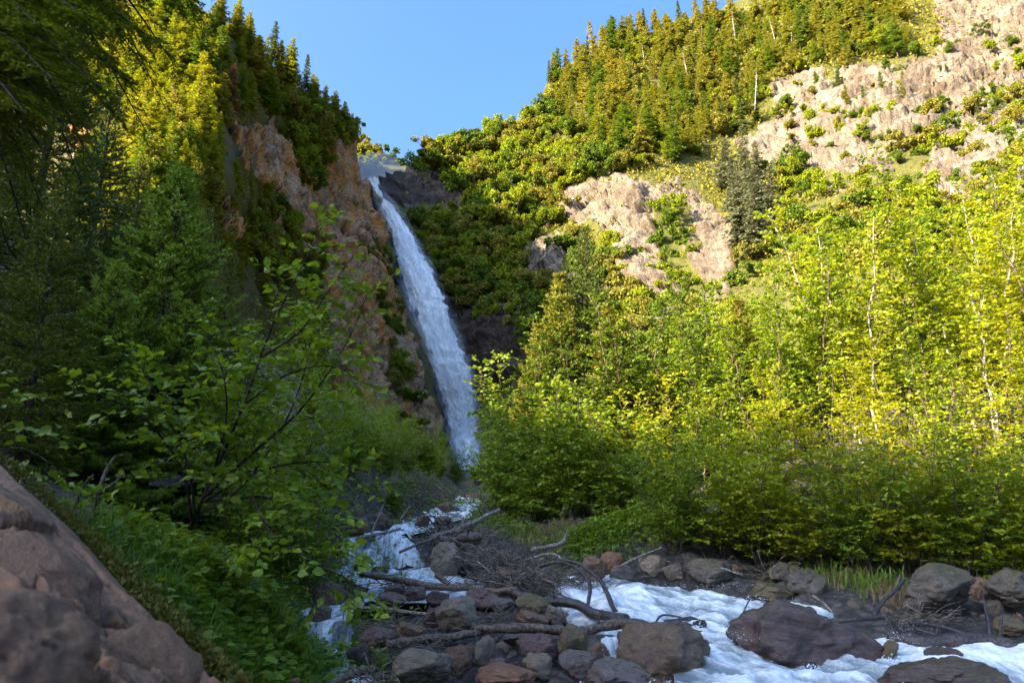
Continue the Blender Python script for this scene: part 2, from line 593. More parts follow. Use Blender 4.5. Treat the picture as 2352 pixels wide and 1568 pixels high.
M['log_wet'] = bark_mat('wet_log', (0.045, 0.030, 0.026), (0.10, 0.066, 0.052), 7.0, 0.42, (1.0, 1.0, 1.0))
M['log_brown'] = bark_mat('brown_log', (0.12, 0.072, 0.045), (0.25, 0.155, 0.095), 7.0, 0.5, (1.0, 1.0, 1.0))
M['log_pale'] = bark_mat('pale_log', (0.30, 0.235, 0.175), (0.42, 0.35, 0.27), 7.0, 0.7, (1.0, 1.0, 1.0))
M['twig'] = bark_mat('debris_twig', (0.19, 0.14, 0.105), (0.36, 0.275, 0.205), 2.0, 0.75, (1, 1, 1))
M['snag'] = bark_mat('bleached_snag', (0.50, 0.44, 0.38), (0.36, 0.30, 0.26), 1.0)
STONE = {
    'grey': stone_mat('stone_grey', (0.22, 0.175, 0.14), (0.31, 0.255, 0.20), (0.42, 0.36, 0.28)),
    'brown': stone_mat('stone_brown', (0.20, 0.112, 0.07), (0.28, 0.175, 0.115), (0.36, 0.245, 0.16)),
    'purple': stone_mat('stone_purple', (0.15, 0.088, 0.082), (0.205, 0.125, 0.110), (0.26, 0.18, 0.155), (0.18, 0.5)),
    'blue': stone_mat('stone_blue_grey', (0.150, 0.122, 0.118), (0.20, 0.168, 0.168), (0.27, 0.235, 0.22), (0.18, 0.5)),
    'tan': stone_mat('stone_tan', (0.27, 0.20, 0.145), (0.34, 0.265, 0.195), (0.42, 0.35, 0.27), (0.4, 0.7)),
    'orange': stone_mat('stone_orange', (0.25, 0.115, 0.06), (0.33, 0.175, 0.10), (0.22, 0.14, 0.10), (0.35, 0.65)),
    'olive': stone_mat('stone_olive', (0.165, 0.125, 0.075), (0.23, 0.175, 0.085), (0.15, 0.12, 0.10), (0.2, 0.5), 1.6, 0.35),
    'wet': stone_mat('stone_wet_dark', (0.080, 0.050, 0.050), (0.135, 0.088, 0.085), (0.18, 0.13, 0.12), (0.06, 0.26), 1.3, 0.25, 0.8),
    'wetbrown': stone_mat('stone_wet_brown', (0.145, 0.095, 0.068), (0.205, 0.14, 0.095), (0.26, 0.185, 0.105), (0.14, 0.42), 1.3, 0.45, 0.2),
    'mossy': stone_mat('stone_mossy', (0.12, 0.10, 0.085), (0.19, 0.165, 0.14), (0.27, 0.24, 0.21), (0.5, 0.8), 1.6, 0.75),
    'slab': stone_mat('stone_red_slab', (0.21, 0.105, 0.055), (0.29, 0.16, 0.088), (0.38, 0.25, 0.155), (0.5, 0.8), 1.2, 0.15, 0.35),
}

# ---------------------------------------------------------------- lie of the land
ROW = np.array([(1100, 60), (1130, 34), (1150, 25), (1180, 20.5), (1200, 18), (1235, 14.5), (1305, 13.9), (1320, 13.2), (1345, 12.5), (1400, 10.4), (1440, 9.0), (1480, 8.2), (1568, 6.6), (1650, 5.6), (1750, 4.7)], float)


def yrow(py):
    return np.interp(py, ROW[:, 0], ROW[:, 1])


ZS = np.array([(-1500, -60), (-40, -3), (0, -.35), (5, -.08), (6.6, .0), (8.2, .06), (10.4, .15), (12.6, .28), (13.8, .5), (14.6, .95), (18, 1.23), (25, 1.85), (34, 2.45), (60, 4.6), (120, 9), (200, 14), (1500, 14)], float)
XR = np.array([(-40, 9), (6, 7.2), (8, 6.6), (8.6, 5.5), (9.4, 5.0), (10.4, 4.45), (11.5, 3.6), (12.6, 2.8), (13.3, 1.2), (15, .7), (20, .5), (25, -.2), (40, 0), (60, -1), (120, -4)], float)
XL = np.array([(-40, -2), (4, -1.25), (6.6, -1.7), (8.5, -2.3), (12.4, -3.5), (14.3, -3.4), (18, -3.0), (24, -2.6), (40, -3), (60, -4), (120, -12)], float)


def ground(x, y):
    x, y = np.asarray(x, float), np.asarray(y, float)
    z = np.interp(y, ZS[:, 0], ZS[:, 1])
    xr = np.interp(y, XR[:, 0], XR[:, 1])
    xl = np.interp(y, XL[:, 0], XL[:, 1])
    b = np.maximum(x - xr, 0)
    right = np.minimum(0.34 * b, 0.2) + np.where(b < 2.2, 0.05 * b, 0.11 + 0.17 * (b - 2.2)) + 0.012 * np.clip(b - 6, 0, 40) ** 1.45
    c = np.maximum(xl - x, 0)
    left = np.where(c < 1.0, 1.0 * c, 1.0 + 0.52 * (c - 1.0)) + 0.004 * np.clip(c - 6, 0, 30) ** 1.6
    right = np.minimum(right, 16) * (np.clip((y + 30) / 34, 0, 1))
    left = np.minimum(left, 15) * (np.clip((y + 30) / 34, 0, 1))
    # stone bar between the two arms of the stream
    p = np.stack([x, y, 0 * x], -1)
    bed = -0.20 + 0.10 * fbm(p * 0.9, 3, 5)
    bed = bed + 0.05 * ridged(p * 2.6, 3, 71)
    bar = np.exp(-(((x + 0.35 + 0.02 * (y - 9)) / 1.25) ** 4)) * np.exp(-(((y - 8.6) / 4.2) ** 4)) * 0.06
    return z + bed + bar + right + left + 0.12 * fbm(p * 0.35, 3, 9) * np.minimum(b + c, 2)


def grid_mesh(name, P, mat, attrs=None, smooth=True):
    r, c = P.shape[:2]
    mb = MB()
    i = (np.arange(r - 1)[:, None] * c + np.arange(c - 1)[None, :])
    q = np.stack([i, i + 1, i + c + 1, i + c], -1).reshape(-1, 4)
    mb.add(P.reshape(-1, 3), q)
    me = mb.mesh(name, mat, smooth)
    for k, (typ, a) in (attrs or {}).items():
        at = me.attributes.new(k, typ, 'POINT')
        at.data.foreach_set('value' if typ == 'FLOAT' else 'vector', np.asarray(a, np.float32).ravel())
    return me


def soil_mat():
    m, nt, out = new_mat('valley_soil')
    tc = N(nt, 'ShaderNodeTexCoord')
    n1 = noise(nt, tc.outputs['Object'], 1.3, 6, 0.65)
    n2 = noise(nt, tc.outputs['Object'], 14, 8, 0.75)
    vo = N(nt, 'ShaderNodeTexVoronoi')
    vo.inputs['Scale'].default_value = 9.0
    L(nt, tc.outputs['Object'], vo.inputs['Vector'])
    c = mixc(nt, ramp(nt, n1, 0.4, 0.6), (0.045, 0.033, 0.025), (0.085, 0.062, 0.045))
    c = mixc(nt, ramp(nt, n2, 0.5, 0.7, 0, 0.7), c, (0.13, 0.10, 0.08))
    peb = mixc(nt, ramp(nt, vo.outputs['Color'], 0.2, 0.8), (0.055, 0.042, 0.036), (0.17, 0.13, 0.105))
    c = mixc(nt, ramp(nt, n1, 0.45, 0.55, 0.25, 0.85), c, peb)
    c = mixc(nt, ramp(nt, vo.outputs['Distance'], 0.35, 0.75, 0, 0.8), c, (0.02, 0.015, 0.012))
    p = N(nt, 'ShaderNodeBsdfPrincipled')
    L(nt, c, p.inputs['Base Color'])
    p.inputs['Roughness'].default_value = 0.8
    b = N(nt, 'ShaderNodeBump')
    b.inputs['Strength'].default_value = 1.0
    b.inputs['Distance'].default_value = 0.06
    L(nt, math_(nt, 'SUBTRACT', n2, vo.outputs['Distance']), b.inputs['Height'])
    L(nt, b.outputs[0], p.inputs['Normal'])
    L(nt, p.outputs[0], out.inputs['Surface'])
    return m


M['soil'] = soil_mat()


def axis(lo, hi, n, far):
    a = np.linspace(lo, hi, n)
    e = np.geomspace(2, far, 14)
    return np.concatenate([lo - e[::-1], a, hi + e])


gx, gy = axis(-32, 45, 300, 1500), np.concatenate([-np.geomspace(1500, 3, 14), np.linspace(0, 22, 190), np.linspace(22.4, 130, 130), 130 + np.geomspace(3, 1500, 12)])
X, Y = np.meshgrid(gx, gy)
Z = ground(X, Y)
obj('ground', grid_mesh('ground', np.stack([X, Y, Z], -1), M['soil']), kind='structure', label='dark stony valley floor under the stream and its banks')


def ground_hit(px, py):
    """Where the line of sight through a photo point meets the valley floor."""
    d = ray(px, py)
    t = np.geomspace(1.2, 120, 700)
    P = CAM + d * t[:, None]
    below = P[:, 2] < ground(P[:, 0], P[:, 1])
    k = int(np.argmax(below)) if below.any() else len(t) - 1
    return P[k]


class TPS:
    """Smooth depth over the picture of one mountain side, from a few measured points."""
    def __init__(self, pts, lam=1e-4):
        p = np.asarray(pts, float)
        self.c = p[:, :2] / 1000.0
        n = len(p)
        K = self._k(np.linalg.norm(self.c[:, None] - self.c[None], axis=-1)) + lam * np.eye(n)
        A = np.zeros((n + 3, n + 3))
        A[:n, :n] = K
        A[:n, n] = A[n, :n] = 1
        A[:n, n + 1:] = self.c
        A[n + 1:, :n] = self.c.T
        self.w = np.linalg.solve(A, np.concatenate([np.log(p[:, 2]), np.zeros(3)]))

    @staticmethod
    def _k(r):
        return np.where(r > 0, r * r * np.log(np.maximum(r, 1e-9)), 0)

    def __call__(self, px, py):
        q = np.stack([np.asarray(px, float), np.asarray(py, float)], -1) / 1000.0
        n = len(self.c)
        r = np.linalg.norm(q[..., None, :] - self.c, axis=-1)
        return np.exp(self._k(r) @ self.w[:n] + self.w[n] + q @ self.w[n + 1:])


def inside(px, py, poly):
    poly = np.asarray(poly, float)
    r = np.zeros(np.shape(px), bool)
    j = len(poly) - 1
    for i in range(len(poly)):
        xi, yi = poly[i]
        xj, yj = poly[j]
        c = ((yi > py) != (yj > py)) & (px < (xj - xi) * (py - yi) / (yj - yi + 1e-12) + xi)
        r ^= c
        j = i
    return r


def in_any(px, py, polys, wob=16, seed=3):
    q = np.stack([px / 34.0, py / 34.0, 0 * px], -1)
    a = px + wob * fbm(q, 3, seed)
    b = py + wob * fbm(q + 40, 3, seed)
    r = np.zeros(np.shape(px), bool)
    for p in polys:
        r |= inside(a, b, p)
    return r


def relief(P, rock, out_dir, seed, strata=(0.5, 0.2, 0.85), amp=1.0, flute=0.0, zs=1.5, blk=0.65):
    """Blocks, ledges and cracks in the rock; gentle bumps in the soil."""
    big = fbm(P * 0.045, 4, seed) * 2.2
    c1, c2, cv = cells(P * np.array([0.11, 0.13, 0.17]) + 0.35 * fbm(P * 0.2, 2, seed + 3)[..., None], seed)
    d1, d2, dv = cells(P * np.array([0.36, 0.40, 0.55]) + 0.3 * fbm(P * 0.5, 2, seed + 4)[..., None], seed + 20)
    s = P @ np.asarray(strata, float)
    sn = s + 2.2 * fbm(P * 0.09, 3, seed + 5)
    ledge = (np.abs(((sn * 0.22) % 1.0) - 0.5) * 2) ** 0.6 * 0.9 + (np.abs(((sn * 0.71) % 1.0) - 0.5) * 2) * 0.3
    blocks = (cv - 0.5) * 2.0 - 0.5 * np.exp(-((c2 - c1) / 0.05) ** 2) + (dv - 0.5) * 0.7 - 0.25 * np.exp(-((d2 - d1) / 0.08) ** 2) + flute * ridged(P * np.array([0.42, 0.42, 0.09]) + 0.5 * fbm(P * 0.12, 2, seed + 11)[..., None], 4, seed + 12)
    fine = ridged(P * 0.55, 3, seed + 6) * 0.22
    w1 = 0.4 * fbm(P * 0.10, 2, seed + 30)[..., None]
    f1, g1 = facets(P * np.array([0.10, 0.10, 0.13]) * (1, 1, zs) + w1, seed + 31)
    f2, g2 = facets(P * np.array([0.26, 0.26, 0.34]) * (1, 1, zs) + w1, seed + 32)
    f3, g3 = facets(P * np.array([0.7, 0.7, 0.9]) * (1, 1, zs) + w1, seed + 33)
    blocks = blk * (3.6 * f1 + 1.7 * f2) + 0.65 * f3 - 0.35 * np.exp(-(g2 / 0.05) ** 2) + flute * ridged(P * np.array([0.42, 0.42, 0.09]) + 0.5 * fbm(P * 0.12, 2, seed + 11)[..., None], 4, seed + 12)
    fine = fine * 0.6
    ledge = ledge * 0.6
    h = big * (0.6 + 0.4 * rock) + rock * (blocks + ledge + fine) + (1 - rock) * fbm(P * 0.3, 3, seed + 8) * 0.6
    return P + out_dir * (amp * h)[..., None]


# ---- mountain side right of the gorge
DR = TPS([(700, 430, 140), (860, 420, 137), (930, 400, 150), (1000, 330, 172), (1190, 240, 192), (1260, 110, 212), (1420, 20, 226), (1640, -60, 232), (1900, -150, 220), (2352, -250, 200), (2750, -300, 190),
          (880, 560, 128), (950, 700, 122), (1050, 850, 118), (1100, 1000, 115), (1150, 600, 130), (1220, 700, 119), (1100, 450, 152), (1250, 450, 150), (1200, 850, 108),
          (1450, 430, 134), (1450, 520, 124), (1600, 600, 112), (1300, 640, 119), (1400, 760, 98), (1550, 720, 98), (1650, 850, 76), (1300, 950, 86), (1700, 300, 162), (1700, 480, 126), (1700, 150, 192), (1850, 200, 166), (1850, 330, 145), (2000, 420, 115),
          (2150, 150, 160), (2200, 330, 125), (2352, 80, 165), (2352, 400, 100), (2600, 300, 110), (2000, 600, 75), (2352, 600, 60), (1800, 1000, 48), (2352, 1000, 38), (1300, 1150, 70), (2750, 800, 40), (900, 1150, 110), (700, 1000, 116), (700, 700, 126)])
SKY_R = np.array([(640, 470), (800, 452), (838, 432), (868, 422), (905, 398), (950, 385), (1000, 345), (1100, 318), (1190, 285), (1240, 245), (1262, 175), (1330, 130), (1420, 80), (1540, 55), (1650, 30), (1800, -40), (2000, -130), (2352, -260), (2800, -330)], float)
ROCK_R = [[(1310, 425), (1400, 405), (1500, 415), (1580, 420), (1640, 470), (1690, 520), (1700, 600), (1680, 680), (1620, 640), (1560, 560), (1500, 610), (1440, 570), (1380, 520), (1290, 500)],
          [(1195, 560), (1300, 535), (1300, 640), (1210, 625)], [(1500, 690), (1580, 650), (1600, 760), (1505, 750)], [(1300, 650), (1370, 640), (1350, 720), (1290, 720)], [(1600, 560), (1680, 540), (1690, 690), (1640, 720)],
          [(1400, 560), (1520, 580), (1540, 680), (1460, 680)],
          [(1690, 315), (1790, 262), (1950, 150), (2130, 130), (2352, 40), (2700, 0), (2700, 480), (2352, 440), (2200, 460), (2000, 450), (1850, 440), (1740, 380)],
          [(2110, -120), (2700, -150), (2700, 130), (2352, 150), (2180, 120)],
          [(1775, 175), (1840, 145), (1895, 160), (1885, 240), (1770, 250)], [(1570, 225), (1615, 220), (1620, 270), (1590, 280)], [(1398, 235), (1425, 232), (1420, 270)],
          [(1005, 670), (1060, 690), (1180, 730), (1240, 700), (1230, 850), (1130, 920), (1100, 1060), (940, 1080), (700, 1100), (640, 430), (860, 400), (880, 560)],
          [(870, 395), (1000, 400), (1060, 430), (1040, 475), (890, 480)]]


def build_right():
    px = np.concatenate([np.linspace(640, 2420, 380), np.linspace(2430, 2800, 40)])
    v = np.concatenate([np.linspace(0, 1, 270) ** 1.0])
    top = np.interp(px, SKY_R[:, 0], SKY_R[:, 1]) + 8 * fbm(np.stack([px / 60, 0 * px, 0 * px], -1), 3, 2)
    PX = np.broadcast_to(px[None], (len(v), len(px)))
    PY = top[None] + v[:, None] * (1190 - top[None])
    D = DR(PX, PY)
    P = at_y(PX, PY, D)
    rock = in_any(PX, PY, ROCK_R).astype(float)
    grn = in_any(PX, PY, [[(1500, 440), (1560, 430), (1600, 560), (1540, 640), (1500, 560)], [(1900, 380), (1990, 400), (2000, 440), (1860, 430)], [(2050, 330), (2140, 330), (2130, 420), (2040, 410)]])
    rock[grn] *= 0.3
    out = unit(np.stack([-0.45 + 0 * D, -0.75 + 0 * D, 0.45 + 0 * D], -1))
    P = relief(P, rock, out, 31, (-0.35, 0.1, 0.93))
    back = []
    for dy, dz in ((3, 0.5), (9, 0), (25, -3), (70, -25), (160, -90)):
        b = P[:1].copy()
        b[..., 1] += dy
        b[..., 2] += dz
        back.append(b)
    P = np.concatenate(back[::-1] + [P])
    rk = np.concatenate([np.repeat(rock[:1] * 0, 5, 0), rock])
    wet = in_any(PX, PY, ROCK_R[-2:], 10, 4).astype(float)  # gorge and lip rock darkened as wet, standing in for the shade there
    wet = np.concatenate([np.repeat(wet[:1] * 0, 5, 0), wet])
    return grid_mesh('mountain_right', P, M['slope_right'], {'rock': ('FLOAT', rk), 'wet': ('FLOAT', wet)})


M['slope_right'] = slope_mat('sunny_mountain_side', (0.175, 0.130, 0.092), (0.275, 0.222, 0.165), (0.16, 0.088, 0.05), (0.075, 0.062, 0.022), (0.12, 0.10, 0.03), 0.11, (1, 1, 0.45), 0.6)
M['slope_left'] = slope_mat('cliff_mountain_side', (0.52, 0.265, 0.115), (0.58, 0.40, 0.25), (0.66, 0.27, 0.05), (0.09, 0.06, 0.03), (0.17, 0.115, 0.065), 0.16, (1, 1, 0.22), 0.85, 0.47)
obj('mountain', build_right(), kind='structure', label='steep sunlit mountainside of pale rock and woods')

# ---- mountain and cliff left of the fall
DL = TPS([(-400, -400, 125), (0, -300, 125), (-400, 300, 74), (-400, 800, 34), (0, 0, 92), (0, 300, 72), (0, 600, 47), (0, 1100, 30), (200, 500, 56), (300, 300, 70), (450, 300, 71), (500, 400, 66), (300, 0, 92), (455, 0, 99), (500, 150, 84), (600, 130, 106), (600, 250, 97), (680, 230, 112), (700, 180, 118), (800, 280, 127), (822, 320, 129), (830, 430, 127),
          (890, 560, 120), (935, 700, 116), (1005, 900, 111), (1035, 1010, 108), (1060, 1150, 107), (850, 600, 109), (850, 800, 99), (800, 1000, 90), (700, 700, 93), (650, 450, 97), (570, 350, 86), (530, 520, 76), (450, 540, 58), (500, 700, 68), (600, 1000, 73), (400, 900, 53), (300, 1150, 38)])
EDGE_L = np.array([(-400, -60), (-200, 230), (0, 430), (50, 515), (105, 590), (170, 650), (235, 725), (285, 785), (315, 815), (380, 826), (430, 842), (480, 866), (560, 890), (640, 913), (700, 932), (800, 975), (900, 1003), (1010, 1030), (1190, 1062)], float)
ROCK_L = [[(505, 265), (560, 300), (625, 275), (650, 340), (675, 430), (620, 460), (545, 380)], [(490, 480), (540, 500), (555, 570), (500, 560)],
          [(735, 255), (830, 300), (850, 430), (1060, 1200), (780, 1200), (800, 900), (770, 780), (730, 620), (690, 430), (700, 330)],
          [(640, 440), (720, 440), (740, 600), (620, 620)], [(760, 720), (860, 700), (870, 960), (780, 1000)],
          [(130, 250), (330, 250), (340, 420), (180, 430)]]


def build_left():
    py = np.concatenate([np.linspace(-400, -5, 50), np.linspace(0, 1190, 330)])
    u = 1 - (1 - np.linspace(0, 1, 280)) ** 1.25
    e = np.interp(py, EDGE_L[:, 0], EDGE_L[:, 1])
    e = e + 9 * fbm(np.stack([py / 45, 0 * py, 0 * py], -1), 4, 6) * (py > 250) + 5 * fbm(np.stack([py / 45, 0 * py, 0 * py], -1), 4, 6) * (py <= 250)
    PX = -420 + (e[:, None] + 420) * u[None]
    PY = np.broadcast_to(py[:, None], PX.shape)
    D = DL(PX, PY)
    P = at_y(PX, PY, D)
    rock = in_any(PX, PY, ROCK_L).astype(float)
    veg = in_any(PX, PY, [[(830, 450), (870, 520), (920, 700), (960, 840), (900, 800), (850, 640)], [(900, 850), (940, 830), (980, 1010), (910, 1000)], [(740, 470), (800, 480), (790, 560), (730, 560)]])
    rock[veg] *= 0.75
    out = unit(np.stack([0.62 + 0 * D, -0.62 + 0 * D, 0.3 + 0 * D], -1))
    fade = np.clip((1 - u) / 0.02, 0.6, 1)[None, :] * np.ones_like(D)
    P2 = relief(P, rock, out, 57, (0.80, 0.25, 0.30), 0.9, 0.7, 0.4, 1.0)
    P = P + (P2 - P) * fade[..., None]
    back = []
    for dx, dy, dz in ((-0.5, 3, 0.3), (-2.5, 10, 0), (-8, 25, -2), (-20, 60, -12), (-40, 110, -60)):
        b = P[:, -1:].copy() + np.array([dx, dy, dz])
        back.append(b)
    P = np.concatenate([P] + back, 1)
    rk = np.concatenate([rock] + [rock[:, -1:]] * 5, 1)
    return grid_mesh('mountain_left', P, M['slope_left'], {'rock': ('FLOAT', rk)})


obj('mountain', build_left(), kind='structure', label='steep wooded mountain ending in an orange cliff beside the waterfall')

# ---- farther hill seen through the notch above the fall
DBG = TPS([(600, 330, 235), (830, 330, 235), (930, 370, 228), (1100, 440, 220), (830, 480, 195), (1000, 480, 195)])


def build_far():
    px = np.linspace(600, 1150, 120)
    top = np.interp(px, [600, 780, 825, 860, 900, 930, 970, 1150], [300, 318, 330, 342, 360, 378, 400, 470])
    v = np.linspace(0, 1, 60)
    PX = np.broadcast_to(px[None], (60, 120))
    PY = top[None] + v[:, None] * (500 - top[None])
    P = at_y(PX, PY, DBG(PX, PY))
    P[..., 2] += fbm(P * 0.06, 4, 77) * 1.2
    b1, b2 = P[:1] + np.array([0, 30, -2]), P[:1] + np.array([0, 120, -60])
    P = np.concatenate([b2, b1, P])
    rk = np.clip((np.concatenate([PY[:1], PY[:1], PY]) - 400) / 25, 0, 1) * 0.9
    return grid_mesh('far_hill', P, M['slope_right'], {'rock': ('FLOAT', rk)})


obj('far_hill', build_far(), kind='structure', label='hazy green hill seen through the notch above the waterfall')

# ---- the valley's near wall, mostly out of view, shaped to shade the stream
def build_hill():
    xs = np.concatenate([np.linspace(-300, -95, 30), np.linspace(-93, -9, 90)])
    ys = np.linspace(-260, 62, 150)
    X, Y = np.meshgrid(xs, ys)
    P = np.stack([X, Y, 0 * X], -1)
    h = np.interp(-X, [9, 14, 24, 41, 60, 100, 300], [-4, 3, 15, HILL, HILL + 5, HILL + 12, HILL + 25])
    sm = np.clip((60 - Y) / 46, 0, 1)
    sm = sm * sm * (3 - 2 * sm)
    z = h * sm + (3.2 * fbm(P * 0.045, 4, 88) + 3.0 * fbm(P * 0.15, 4, 89)) * np.clip((-X - 12) / 20, 0, 1) * sm - 3 * (1 - sm)
    return grid_mesh('hill', np.stack([X, Y, z], -1), M['slope_left'], {'rock': ('FLOAT', 0 * X)})


HILL = 26.0
obj('hill', build_hill(), kind='structure', label='near valley wall that shades the stream')

# ---------------------------------------------------------------- water
M['fall'] = water_mat('falling_water', 0.26, 0.46, 0.55, (1, 0.16, 1), (0.84, 0.83, 0.80), True)
M['foam'] = water_mat('white_water', 0.36, 0.54, 2.2, (1, 0.4, 1), (0.20, 0.23, 0.235))
M['cascade'] = water_mat('cascade_water', 0.40, 0.58, 4.0, (1, 0.16, 1), (0.09, 0.085, 0.085))


def spray_mat(name, dens):
    m, nt, out = new_mat(name)
    at = N(nt, 'ShaderNodeAttribute', attribute_name='flow')
    al = N(nt, 'ShaderNodeAttribute', attribute_name='alpha')
    n1 = noise(nt, at.outputs['Vector'], 0.5, 7, 0.65, 0.6, (1, 0.22, 1))
    a = math_(nt, 'MULTIPLY', al.outputs['Fac'], ramp(nt, n1, 0.36, 0.66, 0, dens))
    p = N(nt, 'ShaderNodeBsdfDiffuse')
    p.inputs['Color'].default_value = (0.82, 0.86, 0.90, 1)
    t = N(nt, 'ShaderNodeBsdfTransparent')
    mx = N(nt, 'ShaderNodeMixShader')
    L(nt, a, mx.inputs[0])
    L(nt, t.outputs[0], mx.inputs[1])
    L(nt, p.outputs[0], mx.inputs[2])
    L(nt, mx.outputs[0], out.inputs['Surface'])
    return m


FALL_L = np.array([(418, 846), (432, 850), (470, 868), (520, 886), (560, 903), (620, 914), (690, 934), (760, 958), (830, 984), (890, 1004), (960, 1022), (1010, 1034), (1050, 1046), (1090, 1050)], float)
FALL_R = np.array([(418, 868), (432, 872), (470, 898), (520, 932), (560, 955), (600, 980), (660, 1006), (720, 1030), (790, 1058), (850, 1082), (910, 1098), (960, 1108), (1010, 1114), (1050, 1112), (1090, 1110)], float)


def build_fall(widen=0.0, lift=0.0, seed=0, nu=70, nv=420):
    py = np.linspace(418, 1095, nv)
    q = np.stack([py / 14.0, 0 * py, 0 * py + seed], -1)
    l = np.interp(py, FALL_L[:, 0], FALL_L[:, 1]) - widen + 5 * fbm(q, 4, 1 + seed)
    r = np.interp(py, FALL_R[:, 0], FALL_R[:, 1]) + widen + 5 * fbm(q + 30, 4, 2 + seed)
    u = np.linspace(0, 1, nu)
    PX = l[:, None] + (r - l)[:, None] * u[None]
    PY = np.broadcast_to(py[:, None], PX.shape)
    mid = (l + r)[:, None] / 2
    D = DR(mid + 0 * PX, PY) - 3.6 - lift
    P = at_y(PX, PY, D)
    W = (r - l)[:, None] / 1568 * D
    flow = np.stack([(u[None] - 0.5) * W, np.broadcast_to(-P[:, :1, 2], PX.shape), 0 * PX + seed * 5], -1)
    f1 = fbm(flow * np.array([0.45, 0.10, 1]), 4, 4 + seed)
    f2 = ridged(flow * np.array([1.3, 0.45, 1]), 3, 6 + seed)
    bulge = 1.6 * (1 - (2 * u[None] - 1) ** 2) + 0.9 * f1 + 0.35 * f2
    P[..., 1] -= bulge
    P[..., 2] += 0.25 * f2
    return P, flow, u, py


P_, fl_, u_, py_ = build_fall()
wf = obj('waterfall', grid_mesh('waterfall', P_, M['fall'], {'flow': ('FLOAT_VECTOR', fl_), 'alpha': ('FLOAT', np.clip(np.minimum(u_ / 0.34, (1 - u_) / 0.10), 0, 1)[None] * 0.75 - 0.02 + 0 * fl_[..., 0])}), kind='structure', label='tall white waterfall plunging down the gorge')
M['spray'] = spray_mat('spray_veil', 0.85)
for k, (wd, lf, sd) in enumerate(((9, 1.2, 3), (17, 2.4, 8))):
    P_, fl_, u_, py_ = build_fall(wd, lf, sd, 50, 260)
    a_ = np.clip((1 - np.abs(2 * u_ - 1)) / 0.5, 0, 1)[None] * np.clip((py_ - 430) / 120, 0.15, 1)[:, None] * (0.9, 0.5)[k]
    obj('spray', grid_mesh('spray', P_, M['spray'], {'flow': ('FLOAT_VECTOR', fl_), 'alpha': ('FLOAT', a_)}), kind='stuff', label='drifting spray along the edges of the waterfall')


def water_sheet(name, rows, mat, label, amp=0.05, nu=90, nv=160, seed=0, lift=0.0, shear=0.0):
    R = np.asarray(rows, float)
    k = np.linspace(0, len(R) - 1, nv)
    py, l, r, Yd = (np.interp(k, np.arange(len(R)), R[:, c]) for c in range(4))
    jl = fbm(np.stack([k * 1.7, 0 * k, 0 * k + seed], -1), 3, 12) * 9
    u = np.linspace(0, 1, nu)
    PX = (l + jl)[:, None] + (r - l)[:, None] * u[None]
    PY = np.broadcast_to(py[:, None], PX.shape)
    P = at_y(PX, PY, np.broadcast_to(Yd[:, None], PX.shape))
    seg = np.linalg.norm(np.gradient(P[:, nu // 2], axis=0), axis=-1)
    s = np.cumsum(seg)
    flow = np.stack([P[..., 0] + shear * s[:, None], np.broadcast_to(s[:, None], PX.shape), 0 * PX], -1)
    w1 = 0.7 * ridged(flow * np.array([2.6, 0.8, 1.0]) + seed + 0.5 * fbm(P * 1.5, 2, 15)[..., None], 4, 13) - 0.35
    w1 = w1 + 0.45 * fbm(P * 7.0 + seed, 3, 17)
    w2 = fbm(P * 1.3 + seed, 3, 14)
    edge = np.clip(np.minimum(u, 1 - u) / 0.08, 0, 1)[None]
    P[..., 2] += amp * (w1 * 0.55 + w2 * 1.1) * edge - 0.06 * (1 - edge) + lift - 0.03
    P[..., 1] -= amp * 0.5 * w1 * edge
    crest = 0.16 * np.clip(w1 * 0.9 + w2 * 0.5, -1, 1) + 0.05 * fbm(P * 0.7 + 9, 3, 16)
    return obj(name, grid_mesh(name, P, mat, {'flow': ('FLOAT_VECTOR', flow), 'crest': ('FLOAT', crest)}), kind='structure', label=label)


water_sheet('stream', [(1138, 1050, 1105, 27), (1150, 1035, 1112, 25), (1165, 985, 1098, 23), (1180, 955, 1078, 21), (1200, 905, 1012, 18.5), (1215, 868, 955, 16.5), (1230, 800, 940, 14.7)], M['foam'], 'white upper cascade tumbling between driftwood', 0.07, 60, 130, 1)
water_sheet('stream', [(1228, 795, 940, 14.7), (1240, 788, 955, 14.35), (1270, 780, 970, 14.15), (1305, 775, 990, 13.95)], M['cascade'], 'small curtain of falling water above the pool', 0.08, 120, 110, 2)
water_sheet('stream', [(1300, 770, 1010, 14.0), (1318, 790, 1070, 13.5), (1335, 840, 1140, 12.8), (1352, 845, 1160, 12.0), (1378, 830, 1090, 11.0)], M['foam'], 'foaming pool below the small curtain of water', 0.05, 90, 60, 3)
water_sheet('stream', [(1372, 660, 830, 11.0), (1400, 690, 800, 9.8), (1428, 705, 800, 8.6), (1440, 708, 812, 8.5), (1480, 715, 802, 8.35)], M['cascade'], 'little step of water beside the leafy bank', 0.05, 70, 80, 4)
water_sheet('stream', [(1478, 712, 830, 8.3), (1500, 722, 850, 7.9), (1530, 735, 856, 7.3), (1568, 740, 862, 6.6), (1660, 755, 880, 5.5)], M['foam'], 'narrow foaming arm of the stream at the leafy bank', 0.06, 60, 80, 5)
water_sheet('stream', [(1326, 1290, 1460, 13.3), (1336, 1280, 1520, 13.0), (1345, 1268, 1580, 12.6), (1365, 1255, 1720, 11.8), (1390, 1270, 1880, 10.8), (1410, 1290, 2010, 10.2), (1440, 1340, 2130, 9.3), (1465, 1420, 2280, 8.6), (1490, 1470, 2600, 8.0), (1520, 1540, 2680, 7.4), (1568, 1580, 2760, 6.6), (1660, 1620, 2900, 5.5)],
            M['foam'], 'wide foaming arm of the stream past the big boulders', 0.10, 260, 240, 6, 0.0, -0.55)
